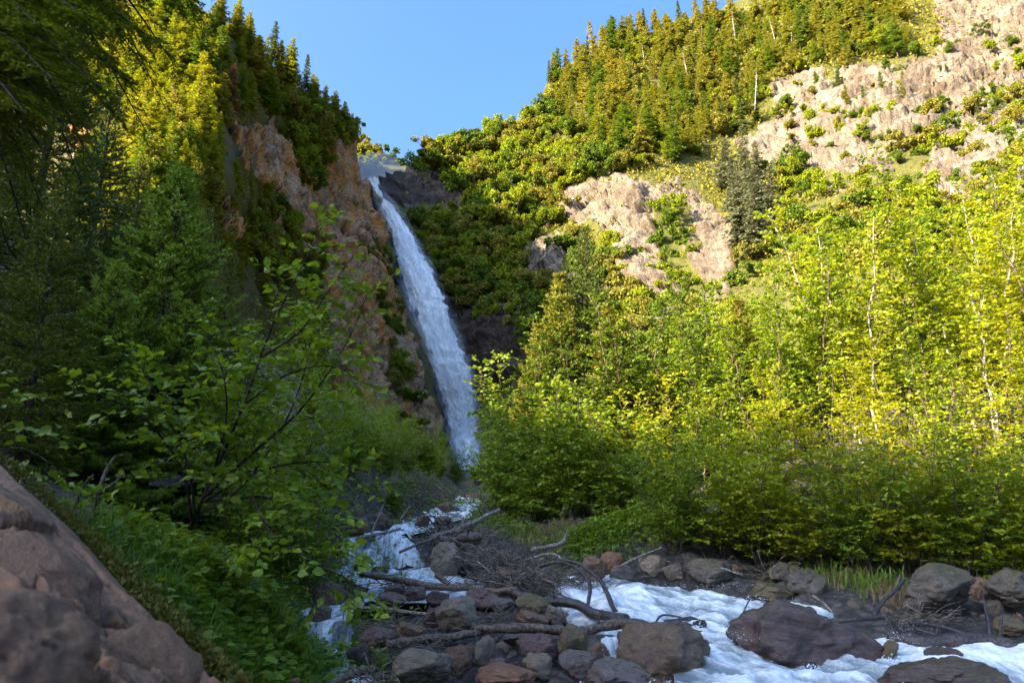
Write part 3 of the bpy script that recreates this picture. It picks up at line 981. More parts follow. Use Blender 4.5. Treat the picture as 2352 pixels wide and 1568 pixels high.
water_sheet('stream', [(1458, 1400, 1560, 8.9), (1478, 1370, 1470, 8.55), (1530, 1385, 1450, 8.15), (1560, 1380, 1455, 7.3), (1600, 1380, 1450, 6.4)], M['cascade'], 'thin trickle falling under the driftwood log', 0.05, 60, 80, 7)
water_sheet('stream', [(1150, 430, 560, 17.5), (1180, 480, 720, 16), (1212, 600, 800, 15.2), (1235, 690, 800, 14.6)], M['foam'], 'side channel glinting behind the leafy shrub', 0.06, 60, 60, 8)

# mist hanging in the notch at the lip of the fall
def mist_mat(dens):
    m, nt, out = new_mat('mist_air')
    v = N(nt, 'ShaderNodeVolumePrincipled')
    v.inputs['Color'].default_value = (0.80, 0.86, 0.95, 1)
    v.inputs['Density'].default_value = dens
    v.inputs['Anisotropy'].default_value = 0.0
    L(nt, v.outputs[0], out.inputs['Volume'])
    return m


def ellipsoid(name, c, r, mat, seg=24):
    mb = MB()
    th = np.linspace(0, math.pi, seg // 2 + 1)
    ph = np.arange(seg) * 2 * math.pi / seg
    v = np.stack([np.sin(th)[:, None] * np.cos(ph)[None] * r[0], np.sin(th)[:, None] * np.sin(ph)[None] * r[1], np.cos(th)[:, None] + 0 * ph[None]], -1)
    v[..., 2] *= r[2]
    v = v + np.asarray(c)
    i = np.arange(seg // 2)[:, None] * seg
    j = np.arange(seg)[None]
    j2 = (j + 1) % seg
    mb.add(v.reshape(-1, 3), np.stack([i + j, i + seg + j, i + seg + j2, i + j2], -1).reshape(-1, 4))
    return mb.mesh(name, mat, True)


obj('mist', ellipsoid('mist', at_y(868, 402, 165), (8.5, 9, 4.6), mist_mat(0.05)), kind='stuff', label='pale mist rising in the notch above the waterfall')
obj('mist', ellipsoid('mist', at_y(1082, 1020, 113), (5.4, 3.2, 5.0), mist_mat(0.13)), kind='stuff', label='white mist boiling up at the foot of the waterfall')

# ---------------------------------------------------------------- plants: prototypes
def rot_about(v, axis_, a):
    c, s = math.cos(a), math.sin(a)
    return v * c + np.cross(axis_, v) * s + axis_ * np.dot(axis_, v) * (1 - c)


def perp(v, rng):
    r = rng.normal(size=3)
    r -= v * np.dot(r, v)
    return r / (np.linalg.norm(r) + 1e-9)


def grow_leafy(stems, seed, leaf=0.09, bspace=0.22, blen=1.0, twig=0.34, lspace=0.055, droop=0.25, tfrom=0.18, srad=0.03, kind='leaf', up=0.35, twigs=True, keep_leaves=0, nsides=6, taper=0.85):
    """Leafy shrub from stem polylines: branches alternate up each stem, twigs along branches, leaves along twigs."""
    rng = np.random.default_rng(seed)
    wood, lv = MB(), [[], [], [], []]
    for S in stems:
        S = np.asarray(S, float)
        n = len(S)
        seg = np.linalg.norm(np.diff(S, axis=0), axis=1)
        Ls = seg.sum()
        tube(wood, S, srad * (Ls / 4.0) ** 0.7 * (1 - taper * np.linspace(0, 1, n)), nsides)
        cum = np.concatenate([[0], np.cumsum(seg)])
        s = Ls * tfrom
        az = rng.uniform(0, 6.28)
        while s < Ls * 0.995:
            k = min(np.searchsorted(cum, s) - 1, n - 2)
            k = max(k, 0)
            p0 = S[k] + (S[k + 1] - S[k]) * (s - cum[k]) / max(seg[k], 1e-6)
            tdir = (S[k + 1] - S[k]) / seg[k]
            f = s / Ls
            az += 2.4 + rng.normal() * 0.4
            side = rot_about(perp(tdir, np.random.default_rng(seed)), tdir, az)
            d = unit(tdir * rng.uniform(0.35, 0.9) + side + np.array([0, 0, up * rng.uniform(0.2, 1.0)]))
            bl = blen * (1.0 - 0.72 * f) * rng.uniform(0.65, 1.2)
            m = 6
            B = [p0]
            dd = d.copy()
            for q in range(m - 1):
                dd = unit(dd + rng.normal(size=3) * 0.14 + np.array([0, 0, 0.10 - droop * q / (m - 1)]))
                B.append(B[-1] + dd * bl / (m - 1))
            B = np.array(B)
            tube(wood, B, 0.0065 * max(bl, .3) ** 0.6 * np.linspace(1.0, 0.3, m) * (srad / 0.03) ** 0.5, 4, cap=False)
            tw = max(2, int(bl / 0.105)) if twigs else 2
            for ti in range(tw):
                g = (ti + rng.uniform(0.3, 1.0)) / tw
                g = 0.12 + 0.88 * g
                kk = min(int(g * (m - 1)), m - 2)
                q0 = B[kk] + (B[kk + 1] - B[kk]) * (g * (m - 1) - kk)
                bd = unit(B[kk + 1] - B[kk])
                lat = unit(np.cross(bd, np.array([0, 0, 1.0])) + 1e-6) * (1 if ti % 2 else -1)
                td = unit(bd * 0.8 + lat * rng.uniform(0.5, 1.0) + rng.normal(size=3) * 0.25 + np.array([0, 0, 0.1]))
                tl = twig * rng.uniform(0.5, 1.2) * (1 - 0.4 * g)
                T = np.array([q0, q0 + td * tl * 0.5, q0 + unit(td + np.array([0, 0, -droop * 0.6])) * tl])
                tube(wood, T, np.array([0.0028, 0.002, 0.001]) * (srad / 0.03) ** 0.4, 3, cap=False)
                nl = max(2, int(tl / lspace))
                for li in range(nl + 1):
                    h = (li + rng.uniform(0.1, 0.9)) / (nl + 0.5)
                    h = min(h, 1.0)
                    bp = T[0] + (T[1] - T[0]) * min(h * 2, 1) + (T[2] - T[1]) * max(h * 2 - 1, 0)
                    la = unit(np.cross(td, np.array([0, 0, 1.0])) + 1e-6) * (1 if li % 2 else -1)
                    ld = unit(td * rng.uniform(0.2, 0.9) + la * rng.uniform(0.4, 1.0) + np.array([0, 0, rng.uniform(-0.55, 0.15)]))
                    lv[0].append(bp)
                    lv[1].append(ld)
                    lv[2].append(np.array([0, 0, 1.0]) + rng.normal(size=3) * 0.62)
                    lv[3].append(leaf * rng.uniform(0.6, 1.15))
            s += bspace * rng.uniform(0.6, 1.4)
    base, d, nr, sz = (np.array(a) for a in lv)
    crown = MB()
    sel = None
    if keep_leaves:
        sel = rng.choice(len(base), min(keep_leaves, len(base) // 3), replace=False)
        mk = np.ones(len(base), bool)
        mk[sel] = False
        sel = (base[sel], d[sel], nr[sel], sz[sel])
        base, d, nr, sz = base[mk], d[mk], nr[mk], sz[mk]
    leaves(crown, base, d, nr, sz, kind)
    return wood, crown, sel


def stems_for(seed, H, n, spread, base_r=0.15, wob=0.05):
    rng = np.random.default_rng(seed)
    out = []
    for i in range(n):
        az = i * 2.4 + rng.uniform(-0.5, 0.5)
        tilt = spread * (0.25 + 0.75 * rng.uniform()) if n > 1 else spread * 0.3
        h = H * (1.0 if i == 0 else rng.uniform(0.6, 0.98))
        m = 9
        t = np.linspace(0, 1, m)
        r = h * math.sin(tilt) * (t ** 1.15)
        z = h * (t * math.cos(tilt) + 0.12 * math.sin(tilt) * t * t)
        P = np.stack([np.cos(az) * (base_r + r), np.sin(az) * (base_r + r), z], -1)
        P[1:, :2] += rng.normal(size=(m - 1, 2)) * wob * h * 0.25
        P[0, 2] -= 0.15
        out.append(P)
    return out


def variants(pr, mats):
    out = list(pr)
    for wm, cm in pr:
        for m in mats:
            c2 = cm.copy()
            c2.materials[0] = M[m]
            out.append((wm, c2))
    return out


def make_proto(name, wood, crown, mat_w, mat_c):
    return (wood.mesh(name + '_trunk', mat_w, True), crown.mesh(name + '_crown', mat_c, False))


def plant(proto, name, label, cat, loc, rz, sc, group=None, mats=None, tilt=(0, 0), crown_kind=None):
    t = thing(name, label, cat, loc, (tilt[0], tilt[1], rz), sc, group)
    obj('trunk', proto[0], t)
    c = obj('crown', proto[1], t)
    if len(proto) > 2:
        pass
    return t


# -- broadleaf prototypes (unit metres)
def alder_proto(seed, H, n, spread, leaf, mat, bl=1.0, lsp=0.055, bsp=0.2, bark='bark', kind='leaf', srad=0.03, tfrom=0.15):
    w, c, _ = grow_leafy(stems_for(seed, H, n, spread), seed, leaf, bsp, bl, 0.34, lsp, kind=kind, srad=srad, tfrom=tfrom)
    return make_proto('alder', w, c, M[bark], M[mat])


PRO = {}
PRO['big'] = [alder_proto(101, 6.5, 5, 0.34, 0.112, 'leaf_sun', 1.45, 0.034, 0.165, 'bark'), alder_proto(102, 6.0, 6, 0.46, 0.108, 'leaf_sun', 1.4, 0.034, 0.165, 'bark'), alder_proto(103, 7.2, 4, 0.26, 0.112, 'leaf_sun', 1.6, 0.034, 0.165, 'bark')]
PRO['pale'] = [alder_proto(104, 7.2, 4, 0.30, 0.112, 'leaf_sun', 1.5, 0.034, 0.17, 'bark_pale')]
PRO['bush'] = [alder_proto(111, 3.2, 7, 0.62, 0.10, 'leaf_sun', 0.95, 0.034, 0.12, srad=0.022, tfrom=0.12), alder_proto(112, 2.7, 8, 0.75, 0.096, 'leaf_sun', 0.9, 0.034, 0.115, srad=0.022, tfrom=0.12)]
PRO['fine'] = [alder_proto(121, 3.6, 7, 0.5, 0.12, 'leaf_alder', 1.0, 0.05, 0.12, srad=0.022, tfrom=0.05), alder_proto(122, 3.0, 8, 0.7, 0.115, 'leaf_alder', 0.95, 0.05, 0.12, srad=0.022, tfrom=0.05)]

PRO['big'] = variants(PRO['big'], ('leaf_sun_deep', 'leaf_sun_gold'))
PRO['bush'] = variants(PRO['bush'], ('leaf_sun_deep', 'leaf_sun_gold'))
PRO['fine'] = variants(PRO['fine'], ('leaf_sun_deep',))
PRO['deep'] = [(w_, c_.copy()) for w_, c_ in PRO['big'][:3]]
for w_, c_ in PRO['deep']:
    c_.materials[0] = M['leaf_hill_deep']


# -- mountain shrubs: lumpy leafy masses
def hill_shrub(seed, n=3200, leaf=0.30, wide=1.0, tall=1.0, mat='leaf_hill', lumps=16):
    rng = np.random.default_rng(seed)
    cs = np.stack([rng.normal(size=lumps) * 0.62 * wide, rng.normal(size=lumps) * 0.62 * wide, rng.uniform(0.45, 1.75, lumps) * tall], -1)
    rs = rng.uniform(0.22, 0.66, lumps)
    k = rng.integers(0, lumps, n)
    d = unit(rng.normal(size=(n, 3)) + np.array([0, 0, 0.25]))
    b = cs[k] + d * (rs[k] * rng.uniform(0.45, 1.05, n))[:, None] * np.array([1, 1, 0.8])
    b[:, 2] = np.maximum(b[:, 2], 0.02)
    ax = unit(rng.normal(size=(n, 3)) + d * 0.5 + np.array([0, 0, -0.2]))
    c = MB()
    leaves(c, b, ax, d + rng.normal(size=(n, 3)) * 0.5 + np.array([0, 0, 0.6]), leaf * rng.uniform(0.5, 1.1, n), 'quad', 0, 1.1)
    w = MB()
    for i in range(5):
        tube(w, spline([(0, 0, -0.6), cs[i] * np.array([0.4, 0.4, 0.5]), cs[i]], 5), np.linspace(0.06, 0.02, 5), 4, cap=False)
    cm = c.mesh('shrub_crown', M[mat])
    wm = w.mesh('shrub_trunk', M['bark'], True)
    out = [(wm, cm)]
    for m2 in ('leaf_hill_deep', 'leaf_hill_olive'):
        c2 = cm.copy()
        c2.materials[0] = M[m2]
        out.append((wm, c2))
    return out


PRO['shrub'] = sum([hill_shrub(201, wide=1.1, tall=0.9), hill_shrub(202, 3400, 0.28, 0.9, 1.2), hill_shrub(203, 2800, 0.27, 1.3, 0.8), hill_shrub(204, 3200, 0.25, 0.8, 1.6, lumps=18)], [])


# -- mountain conifers, ten metres tall
def hill_conifer(seed, mat, H=10.0, R=1.9, dens=1.0, bare=0.08, ragged=0.25, sub=1.0, pw=0.75):
    rng = np.random.default_rng(seed)
    w, c = MB(), MB()
    lean = rng.normal(size=2) * 0.15
    tp = np.array([(lean[0] * t * t, lean[1] * t * t, H * t - 0.8 * (t == 0)) for t in np.linspace(0, 1, 8)])
    tube(w, tp, np.linspace(0.16, 0.012, 8), 5, cap=False)
    B, D, Nn, S = [], [], [], []
    z = H * bare
    while z < H * 0.99:
        f = z / H
        L0 = R * (1 - f) ** pw * (0.35 + 0.65 * min(1, f / 0.15)) + 0.08
        nb = int(rng.integers(4, 7) * dens) + 1
        a0 = rng.uniform(0, 6.28)
        for i in range(nb):
            if rng.uniform() < ragged * 0.5:
                continue
            a = a0 + i * 6.283 / nb + rng.normal() * 0.25
            l = L0 * rng.uniform(1 - 2 * ragged, 1.15)
            if l < 0.05: l = 0.05
            el = 0.55 * f - 0.25 + rng.normal() * 0.12
            d = np.array([math.cos(a) * math.cos(el), math.sin(a) * math.cos(el), math.sin(el)])
            p0 = np.array([lean[0] * f * f, lean[1] * f * f, z + rng.normal() * 0.1])
            tip = p0 + d * l + np.array([0, 0, -0.12 * l + 0.1 * l * f])
            tube(w, np.array([p0, p0 + d * l * 0.5, tip]), np.array([0.03, 0.02, 0.006]), 3, cap=False)
            ns = max(2, int(l / (0.17 / sub)))
            side = unit(np.cross(d, np.array([0, 0, 1.0])))
            for q in range(ns):
                g = (q + 0.6) / ns
                bp = p0 + (tip - p0) * g
                sl = (0.30 + 0.36 * l * (1 - 0.7 * g)) * rng.uniform(0.6, 1.2)
                for sg in (-1, 1):
                    B.append(bp); D.append(d * 0.75 + side * sg * rng.uniform(0.5, 1.0) + np.array([0, 0, rng.uniform(-0.55, 0.15)]))
                    Nn.append(np.array([0, 0, 0.7]) + d * 0.3 + rng.normal(size=3) * 0.6); S.append(sl)
            B.append(tip - d * 0.1); D.append(d + np.array([0, 0, 0.1])); Nn.append(np.array([0, 0, 1.0]) + rng.normal(size=3) * 0.3); S.append(0.32)
        z += H * rng.uniform(0.018, 0.032) * (1 + 0.4 * (1 - f))
    B.append(tp[-1] - np.array([0, 0, 0.25])); D.append(np.array([0, 0, 1.0])); Nn.append(np.array([1.0, 0, 0])); S.append(0.5)
    leaves(c, B, D, Nn, S, 'quad', 0, 0.55)
    return make_proto('conifer', w, c, M['bark'], M[mat])


PRO['gold'] = [hill_conifer(301, 'needle_gold', R=2.7), hill_conifer(302, 'needle_gold', R=2.3, ragged=0.36), hill_conifer(303, 'needle_gold', R=3.1, ragged=0.34), hill_conifer(304, 'needle_gold', R=2.0, ragged=0.38)]
PRO['olive'] = [hill_conifer(311, 'needle_hill', R=1.9, ragged=0.46, pw=0.5), hill_conifer(312, 'needle_hill', R=2.4, ragged=0.44, pw=0.45), hill_conifer(313, 'needle_hill', R=1.6, ragged=0.48, bare=0.25, pw=0.5), hill_conifer(314, 'needle_hill', R=2.6, ragged=0.42, pw=0.6), hill_conifer(315, 'leaf_hill_olive', R=2.6, ragged=0.46, bare=0.15, pw=0.35), hill_conifer(316, 'needle_dark', R=1.7, ragged=0.42, pw=0.6)]
PRO['gold'] = variants(PRO['gold'], ('leaf_hill_deep', 'needle_hill'))
PRO['grey'] = [(w_, c_.copy()) for w_, c_ in (PRO['olive'][0], PRO['olive'][2], PRO['olive'][3])]
for w_, c_ in PRO['grey']:
    c_.materials[0] = M['needle_grey']
PRO['olive'] = PRO['olive'] + variants(PRO['olive'][:3], ('leaf_hill_deep',))[3:]
PRO['tall'] = [hill_conifer(321, 'needle_dark', R=1.25, ragged=0.25), hill_conifer(322, 'needle_dark', R=1.6, ragged=0.3)]


def snag_mesh(seed, H=10):
    rng = np.random.default_rng(seed)
    w = MB()
    tube(w, spline([(0, 0, -0.8), (0.1, 0, H * .3), (0.05, 0.1, H * .7), (0.2, 0.05, H)], 8), np.linspace(0.16, 0.03, 8), 5)
    c = MB()
    for i in range(46):
        z = H * rng.uniform(0.25, 0.97)
        a = rng.uniform(0, 6.28)
        l = rng.uniform(0.4, 1.3) * (1.2 - z / H)
        d = np.array([math.cos(a), math.sin(a), rng.uniform(-0.4, 0.4)])
        p0 = np.array([0.1, 0.05, z])
        tube(c, np.array([p0, p0 + d * l * .6, p0 + d * l + np.array([0, 0, -.1 * l])]), np.array([0.03, 0.02, 0.006]), 3, cap=False)
    return (w.mesh('snag_trunk', M['snag'], True), c.mesh('snag_crown', M['snag'], False))


PRO['snag'] = [snag_mesh(331), snag_mesh(332)]
w_, c_ = MB(), MB()


# -- near conifers with real needles
def near_fir(seed, H=5.0, R=1.5, mat='needle_dark', tip='needle_tip', needle=0.034, dens=1.0, bare=0.05, tips=0.3, step=0.16, droop=0.12, keep=False):
    rng = np.random.default_rng(seed)
    w, c = MB(), MB()
    m = 10
    tp = np.stack([rng.normal(size=m) * 0.02, rng.normal(size=m) * 0.02, np.linspace(-0.3, H, m)], -1)
    tube(w, tp, np.linspace(0.018 * H, 0.006, m), 8)
    NB, ND, NN, NS, NM = [], [], [], [], []
    z = H * bare
    while z < H * 0.985:
        f = z / H
        L0 = R * (1 - f) ** 0.85 + 0.10
        nb = rng.integers(4, 7)
        a0 = rng.uniform(0, 6.28)
        for i in range(nb):
            a = a0 + i * 6.283 / nb + rng.normal() * 0.2
            l = L0 * rng.uniform(0.6, 1.1)
            el = 0.75 * f + 0.05 + rng.normal() * 0.08
            d = np.array([math.cos(a) * math.cos(el), math.sin(a) * math.cos(el), math.sin(el)])
            p0 = np.array([0, 0, z])
            k = 7
            t = np.linspace(0, 1, k)
            Bp = p0 + d * l * t[:, None] + np.array([0, 0, 1.0]) * (-droop * l * np.sin(t * 2.2) + 0.10 * l * t ** 3)[:, None]
            tube(w, Bp, np.linspace(0.012 * l ** .5 + .002, 0.002, k), 4, cap=False)
            side = unit(np.cross(d, np.array([0, 0, 1.0])))
            axes = [(Bp, 0.25)]
            nbr = max(3, int(l / 0.075 * dens))
            for q in range(nbr):
                g = 0.18 + 0.8 * (q + 0.5) / nbr
                kk = min(int(g * (k - 1)), k - 2)
                q0 = Bp[kk] + (Bp[kk + 1] - Bp[kk]) * (g * (k - 1) - kk)
                sg = 1 if q % 2 else -1
                sl = 0.48 * l * (1 - g) + 0.10
                sd = unit(d * 0.85 + side * sg * 0.8 + np.array([0, 0, rng.uniform(-.05, .12)]))
                axes.append((np.array([q0, q0 + sd * sl * 0.5 - np.array([0, 0, .03 * sl]), q0 + sd * sl]), 0.0))
                if sl > 0.28:
                    for e in (0.35, 0.6, 0.8):
                        r0 = q0 + sd * sl * e
                        for sg2 in (-1, 1):
                            s2 = unit(np.cross(sd, np.array([0, 0, 1.0]))) * sg2
                            axes.append((np.array([r0, r0 + unit(sd * 0.9 + s2 * 0.7) * sl * 0.38 * (1.15 - e)]), 0.0))
            for A, t0 in axes:
                sgm = np.linalg.norm(np.diff(A, axis=0), axis=1)
                tot = sgm.sum()
                nn = max(6, int(tot / 0.0065 * min(dens * 1.2, 1)))
                g = t0 + (1 - t0) * rng.uniform(0, 1, nn)
                gi = g * (len(A) - 1)
                ki = np.minimum(gi.astype(int), len(A) - 2)
                bp = A[ki] + (A[ki + 1] - A[ki]) * (gi - ki)[:, None]
                ad = unit(A[ki + 1] - A[ki])
                rd = rng.normal(size=(nn, 3)) * np.array([1, 1, 0.75]) + np.array([0, 0, 0.35])
                NB.append(bp); ND.append(unit(ad * 0.75 + unit(rd) * 0.95)); NN.append(rng.normal(size=(nn, 3))); NS.append(needle * rng.uniform(0.7, 1.2, nn)); NM.append((1 - g) * tot < tips * 0.22)
        z += step * rng.uniform(0.75, 1.25) * (0.6 + 0.4 * (1 - f))
    NB, ND, NN, NS, NM = (np.concatenate(a) for a in (NB, ND, NN, NS, NM))
    leaves(c, NB[~NM], ND[~NM], NN[~NM], NS[~NM], 'needle', 0, 0.32)
    leaves(c, NB[NM], ND[NM], NN[NM], NS[NM] * 1.15, 'needle', 1, 0.34)
    return (w.mesh('fir_trunk', M['bark_dark'], True), c.mesh('fir_crown', [M[mat], M[tip]], False))


PRO['fir'] = [near_fir(401, 5.0, 2.0, needle=0.055, dens=1.0, tips=0.55, step=0.20)]
PRO['spruce'] = [near_fir(402, 7.0, 2.0, 'needle_dark', 'needle_dark', 0.06, 0.6, 0.05, 0.0, 0.22, 0.22), near_fir(403, 6.0, 1.5, 'needle_hemlock', 'needle_hemlock', 0.06, 0.6, 0.05, 0.0, 0.2, 0.25)]
PRO['sunfir'] = [near_fir(404, 6.0, 1.7, 'leaf_hill_deep', 'needle_hill', 0.085, 0.6, 0.05, 0.5, 0.24, 0.15)]


# ---------------------------------------------------------------- plants on the mountains
def scatter(poly, n, seed, mind):
    rng = np.random.default_rng(seed)
    P = np.asarray(poly, float)
    lo, hi = P.min(0), P.max(0)
    pts = []
    tries = 0
    while len(pts) < n and tries < n * 60:
        tries += 1
        p = lo + rng.uniform(size=2) * (hi - lo)
        if not inside(p[:1], p[1:], poly)[0]:
            continue
        if pts and np.min(np.hypot(*(np.array(pts) - p).T)) < mind:
            continue
        pts.append(p)
    return np.array(pts)


RESTC, RESTS = MB(), MB()


def stuff_copy(mb, me, loc, rz, sc, mat):
    n = len(me.vertices)
    v = np.empty(n * 3, np.float32)
    me.vertices.foreach_get('co', v)
    v = v.reshape(-1, 3) * sc
    c, s = math.cos(rz), math.sin(rz)
    v = v @ np.array([[c, s, 0], [-s, c, 0], [0, 0, 1]]) + loc
    q = np.empty(len(me.loops), np.int32)
    me.loops.foreach_get('vertex_index', q)
    mb.add(v, q.reshape(-1, 4), None, mat)


def sow(poly, n, seed, mind, protos, name, label, cat, group, depth, hs, stuff=None, smat=0, sink=0.0, flat=1.0, ind=9999):
    rng = np.random.default_rng(seed + 1)
    for q_, p in enumerate(scatter(poly, n, seed, mind)):
        D = float(depth(p[0], p[1]))
        loc = at_y(p[0], p[1], D)
        loc = loc + np.array([0, -0.4, -sink])
        pi = int(rng.integers(len(protos)))
        pr = protos[pi]
        sc = rng.uniform(*hs)
        rz = rng.uniform(0, 6.28)
        if q_ >= ind:
            stuff_copy(RESTS, pr[1], loc, rz, sc, pi % 3)
        elif stuff is not None:
            stuff_copy(stuff, pr[1], loc, rz, sc, pi % 3 if stuff is RESTS else smat)
        else:
            plant(pr, name, label, cat, loc, rz, (sc, sc, sc * flat * rng.uniform(0.8, 1.25)), group, tilt=(rng.normal() * 0.07, rng.normal() * 0.07))


# conifers: left mountain
LF = [(60, 60), (430, 20), (600, 130), (720, 240), (780, 300), (800, 340), (690, 330), (650, 270), (560, 250), (520, 280), (500, 360), (480, 470), (480, 560), (300, 560), (200, 420), (330, 380), (300, 250), (120, 230)]
sow(LF, 105, 1, 21, PRO['gold'], 'conifer_tree', 'sunlit conifer in the dense stand on the steep slope above the orange cliff', 'conifer', 'conifers on the slope above the orange cliff', DL, (0.45, 1.05), flat=0.85)
for px_, py_b, h_ in ((430, 15, .8), (500, 62, .75), (540, 90, .8), (566, 105, .7), (625, 145, .95), (640, 165, .7), (668, 190, .75), (700, 222, .95), (722, 240, .6), (745, 262, .7), (768, 280, .75), (790, 300, .7), (806, 318, .6)):
    pr_ = PRO['tall' if h_ > .9 else 'gold'][int(px_) % 2]
    plant(pr_, 'conifer_tree', 'conifer standing on the skyline of the cliff mountain against blue sky', 'conifer', at_y(px_, py_b, float(DL(px_, py_b)) - 1), px_ * 1.7, h_ * 0.95, 'skyline conifers above the orange cliff')
# conifers: right ridge
RF = [(1262, 190), (1330, 140), (1420, 95), (1540, 70), (1650, 50), (1800, 10), (1960, -40), (2060, 20), (2110, 90), (2060, 130), (1930, 170), (1900, 150), (1780, 180), (1740, 290), (1690, 320), (1640, 330), (1560, 380), (1440, 390), (1330, 330), (1260, 260)]
sow(RF, 140, 3, 25, PRO['olive'], 'conifer_tree', 'olive conifer in the crowded sunlit stand climbing the ridge over the pale rock', 'conifer', 'conifers crowding the sunlit ridge', DR, (0.7, 1.55), flat=0.78)
sow(LF, 34, 35, 32, PRO['shrub'], 'shrub', 'leafy shrub showing between the conifers above the orange cliff', 'shrub', 'shrubs among the cliff top conifers', DL, (0.8, 1.5), ind=12)
sow(RF, 110, 34, 18, PRO['shrub'], 'shrub', 'leafy shrub showing between the conifers of the ridge', 'shrub', 'shrubs among the ridge conifers', DR, (1.0, 2.2), ind=20)
sow(RF, 210, 33, 16, PRO['olive'], '', '', '', '', DR, (0.6, 0.95), RESTC, 0)
for px_, py_b, h_, k_ in ((1262, 192, .85, 'tall'), (1272, 180, 1.0, 'olive'), (1300, 165, .9, 'olive'), (1325, 140, .9, 'olive'), (1350, 128, .8, 'tall'), (1385, 105, .85, 'olive'), (1430, 90, 1.0, 'olive'), (1450, 85, 1.0, 'olive'), (1480, 78, 1.05, 'tall'), (1505, 68, .9, 'olive'), (1560, 60, 1.1, 'tall'), (1600, 56, 1.2, 'olive'), (1625, 45, 1.2, 'tall')):
    plant(PRO[k_][int(px_) % 2], 'conifer_tree', 'conifer standing on the skyline of the ridge, dark against the sky', 'conifer', at_y(px_, py_b, float(DR(px_, py_b)) - 1), px_ * 1.3, h_, 'skyline conifers on the sunlit ridge')
sow([(1660, 340), (1740, 400), (1770, 560), (1720, 640), (1670, 520), (1640, 420)], 12, 5, 24, PRO['grey'], 'conifer_tree', 'grey green conifer in the strip between the pale cliff and the bare rock face', 'conifer', 'conifers between the cliff and the rock face', DR, (1.0, 1.5))
sow([(1900, 160), (1990, 200), (2150, 250), (2330, 300), (2200, 330), (2000, 300), (1850, 240)], 9, 6, 40, PRO['olive'], 'conifer_tree', 'small conifer rooted on a ledge of the bare pinkish rock face', 'conifer', 'conifers on ledges of the rock face', DR, (0.5, 0.85))
for k, (px_, py_b, h_) in enumerate(((1585, 205, 1.25), (1690, 100, 1.2), (1612, 130, 1.1), (1735, 250, 1.2), (1820, 120, 1.0), (1480, 150, .8), (1780, 95, .9))):
    plant(PRO['snag'][k % 2], 'dead_tree', 'bleached bare dead trunk standing among the olive conifers of the ridge', 'dead tree', at_y(px_, py_b, float(DR(px_, py_b)) - 2.5), k, h_, 'bleached snags among the ridge conifers', tilt=(0, -0.12))
w_, c_ = MB(), MB()
DEADP = hill_conifer(341, 'dead_needle', H=8, R=1.9, ragged=0.3)
plant(DEADP, 'dead_conifer', 'rust pink dead conifer standing just above the orange outcrop', 'conifer', at_y(522, 262, float(DL(522, 262)) - 2), 1.0, 0.95, None)

# broadleaf shrubs on the mountains
SG = 'leafy shrub in the sunlit thicket between the gorge and the pale cliff'
R1 = [(935, 390), (1000, 352), (1100, 322), (1190, 290), (1250, 262), (1330, 335), (1440, 395), (1380, 415), (1300, 440), (1280, 520), (1190, 570), (1100, 520), (1060, 430)]
sow(R1, 72, 11, 26, PRO['shrub'], 'shrub', SG, 'shrub', 'shrubs of the sunlit thicket', DR, (1.3, 2.6), ind=60)
sow(R1, 90, 41, 20, PRO['shrub'], '', '', '', '', DR, (1.2, 2.2), RESTS, 0)
R2 = [(945, 520), (1050, 480), (1180, 570), (1215, 680), (1240, 760), (1150, 790), (1060, 710), (990, 600)]
sow(R2, 46, 13, 24, PRO['shrub'], 'shrub', 'leafy shrub in the shaded thicket clinging beside the waterfall', 'shrub', 'shaded shrubs beside the waterfall', DR, (1.2, 2.2), ind=36)
sow(R2, 60, 43, 18, PRO['shrub'], '', '', '', '', DR, (1.1, 1.9), RESTS, 0)
R3 = [(1290, 545), (1390, 560), (1450, 640), (1430, 690), (1300, 660)]
sow(R3, 12, 14, 26, PRO['shrub'], 'shrub', 'leafy shrub in the clump growing below the pale central cliff', 'shrub', 'shrubs below the pale cliff', DR, (1.2, 2.0))
R4 = [(1500, 470), (1570, 470), (1600, 560), (1590, 660), (1520, 700), (1500, 600)]
sow(R4, 14, 15, 24, PRO['shrub'], 'shrub', 'leafy shrub in the green strip running down through the pale cliff', 'shrub', 'shrubs in the strip through the pale cliff', DR, (1.0, 1.8))
R5 = [(1780, 440), (1850, 420), (1990, 440), (2150, 470), (2352, 450), (2352, 620), (2100, 640), (1850, 640), (1740, 620), (1700, 700), (1500, 780), (1300, 740), (1290, 690), (1460, 700), (1600, 730), (1700, 640)]
sow(R5, 70, 16, 30, PRO['shrub'], 'shrub', 'leafy shrub on the lower slope under the bare rock face', 'shrub', 'shrubs under the bare rock face', DR, (1.1, 1.9), ind=30)
sow([(1750, 430), (1790, 380), (1840, 390), (1850, 460), (1770, 470)], 6, 17, 24, PRO['shrub'], 'shrub', 'bright green shrub in the patch at the foot of the dark conifer strip', 'shrub', 'bright shrubs beside the conifer strip', DR, (1.4, 2.2))
sow([(1770, 200), (1900, 170), (2050, 150), (2200, 120), (2352, 100), (2352, 430), (2200, 440), (1950, 430), (1800, 360), (1700, 320)], 46, 47, 30, PRO['shrub'], '', '', '', '', DR, (0.5, 1.1), RESTS, 0)
R6 = [(1750, 280), (1850, 320), (1960, 330), (2060, 350), (2352, 420), (2352, 200), (2200, 240), (2050, 260), (1900, 260), (1790, 230)]
sow(R6, 46, 18, 32, PRO['shrub'], 'shrub', 'low shrub growing on the bare pinkish rock face', 'shrub', 'shrubs on the bare rock face', DR, (0.8, 1.9), ind=26)
sow([(1990, 120), (2100, 90), (2352, 60), (2352, 160), (2150, 140)], 8, 19, 40, PRO['shrub'], 'shrub', 'low shrub on the topmost slabs of the rock face', 'shrub', 'shrubs on the topmost slabs', DR, (1.0, 2.0))
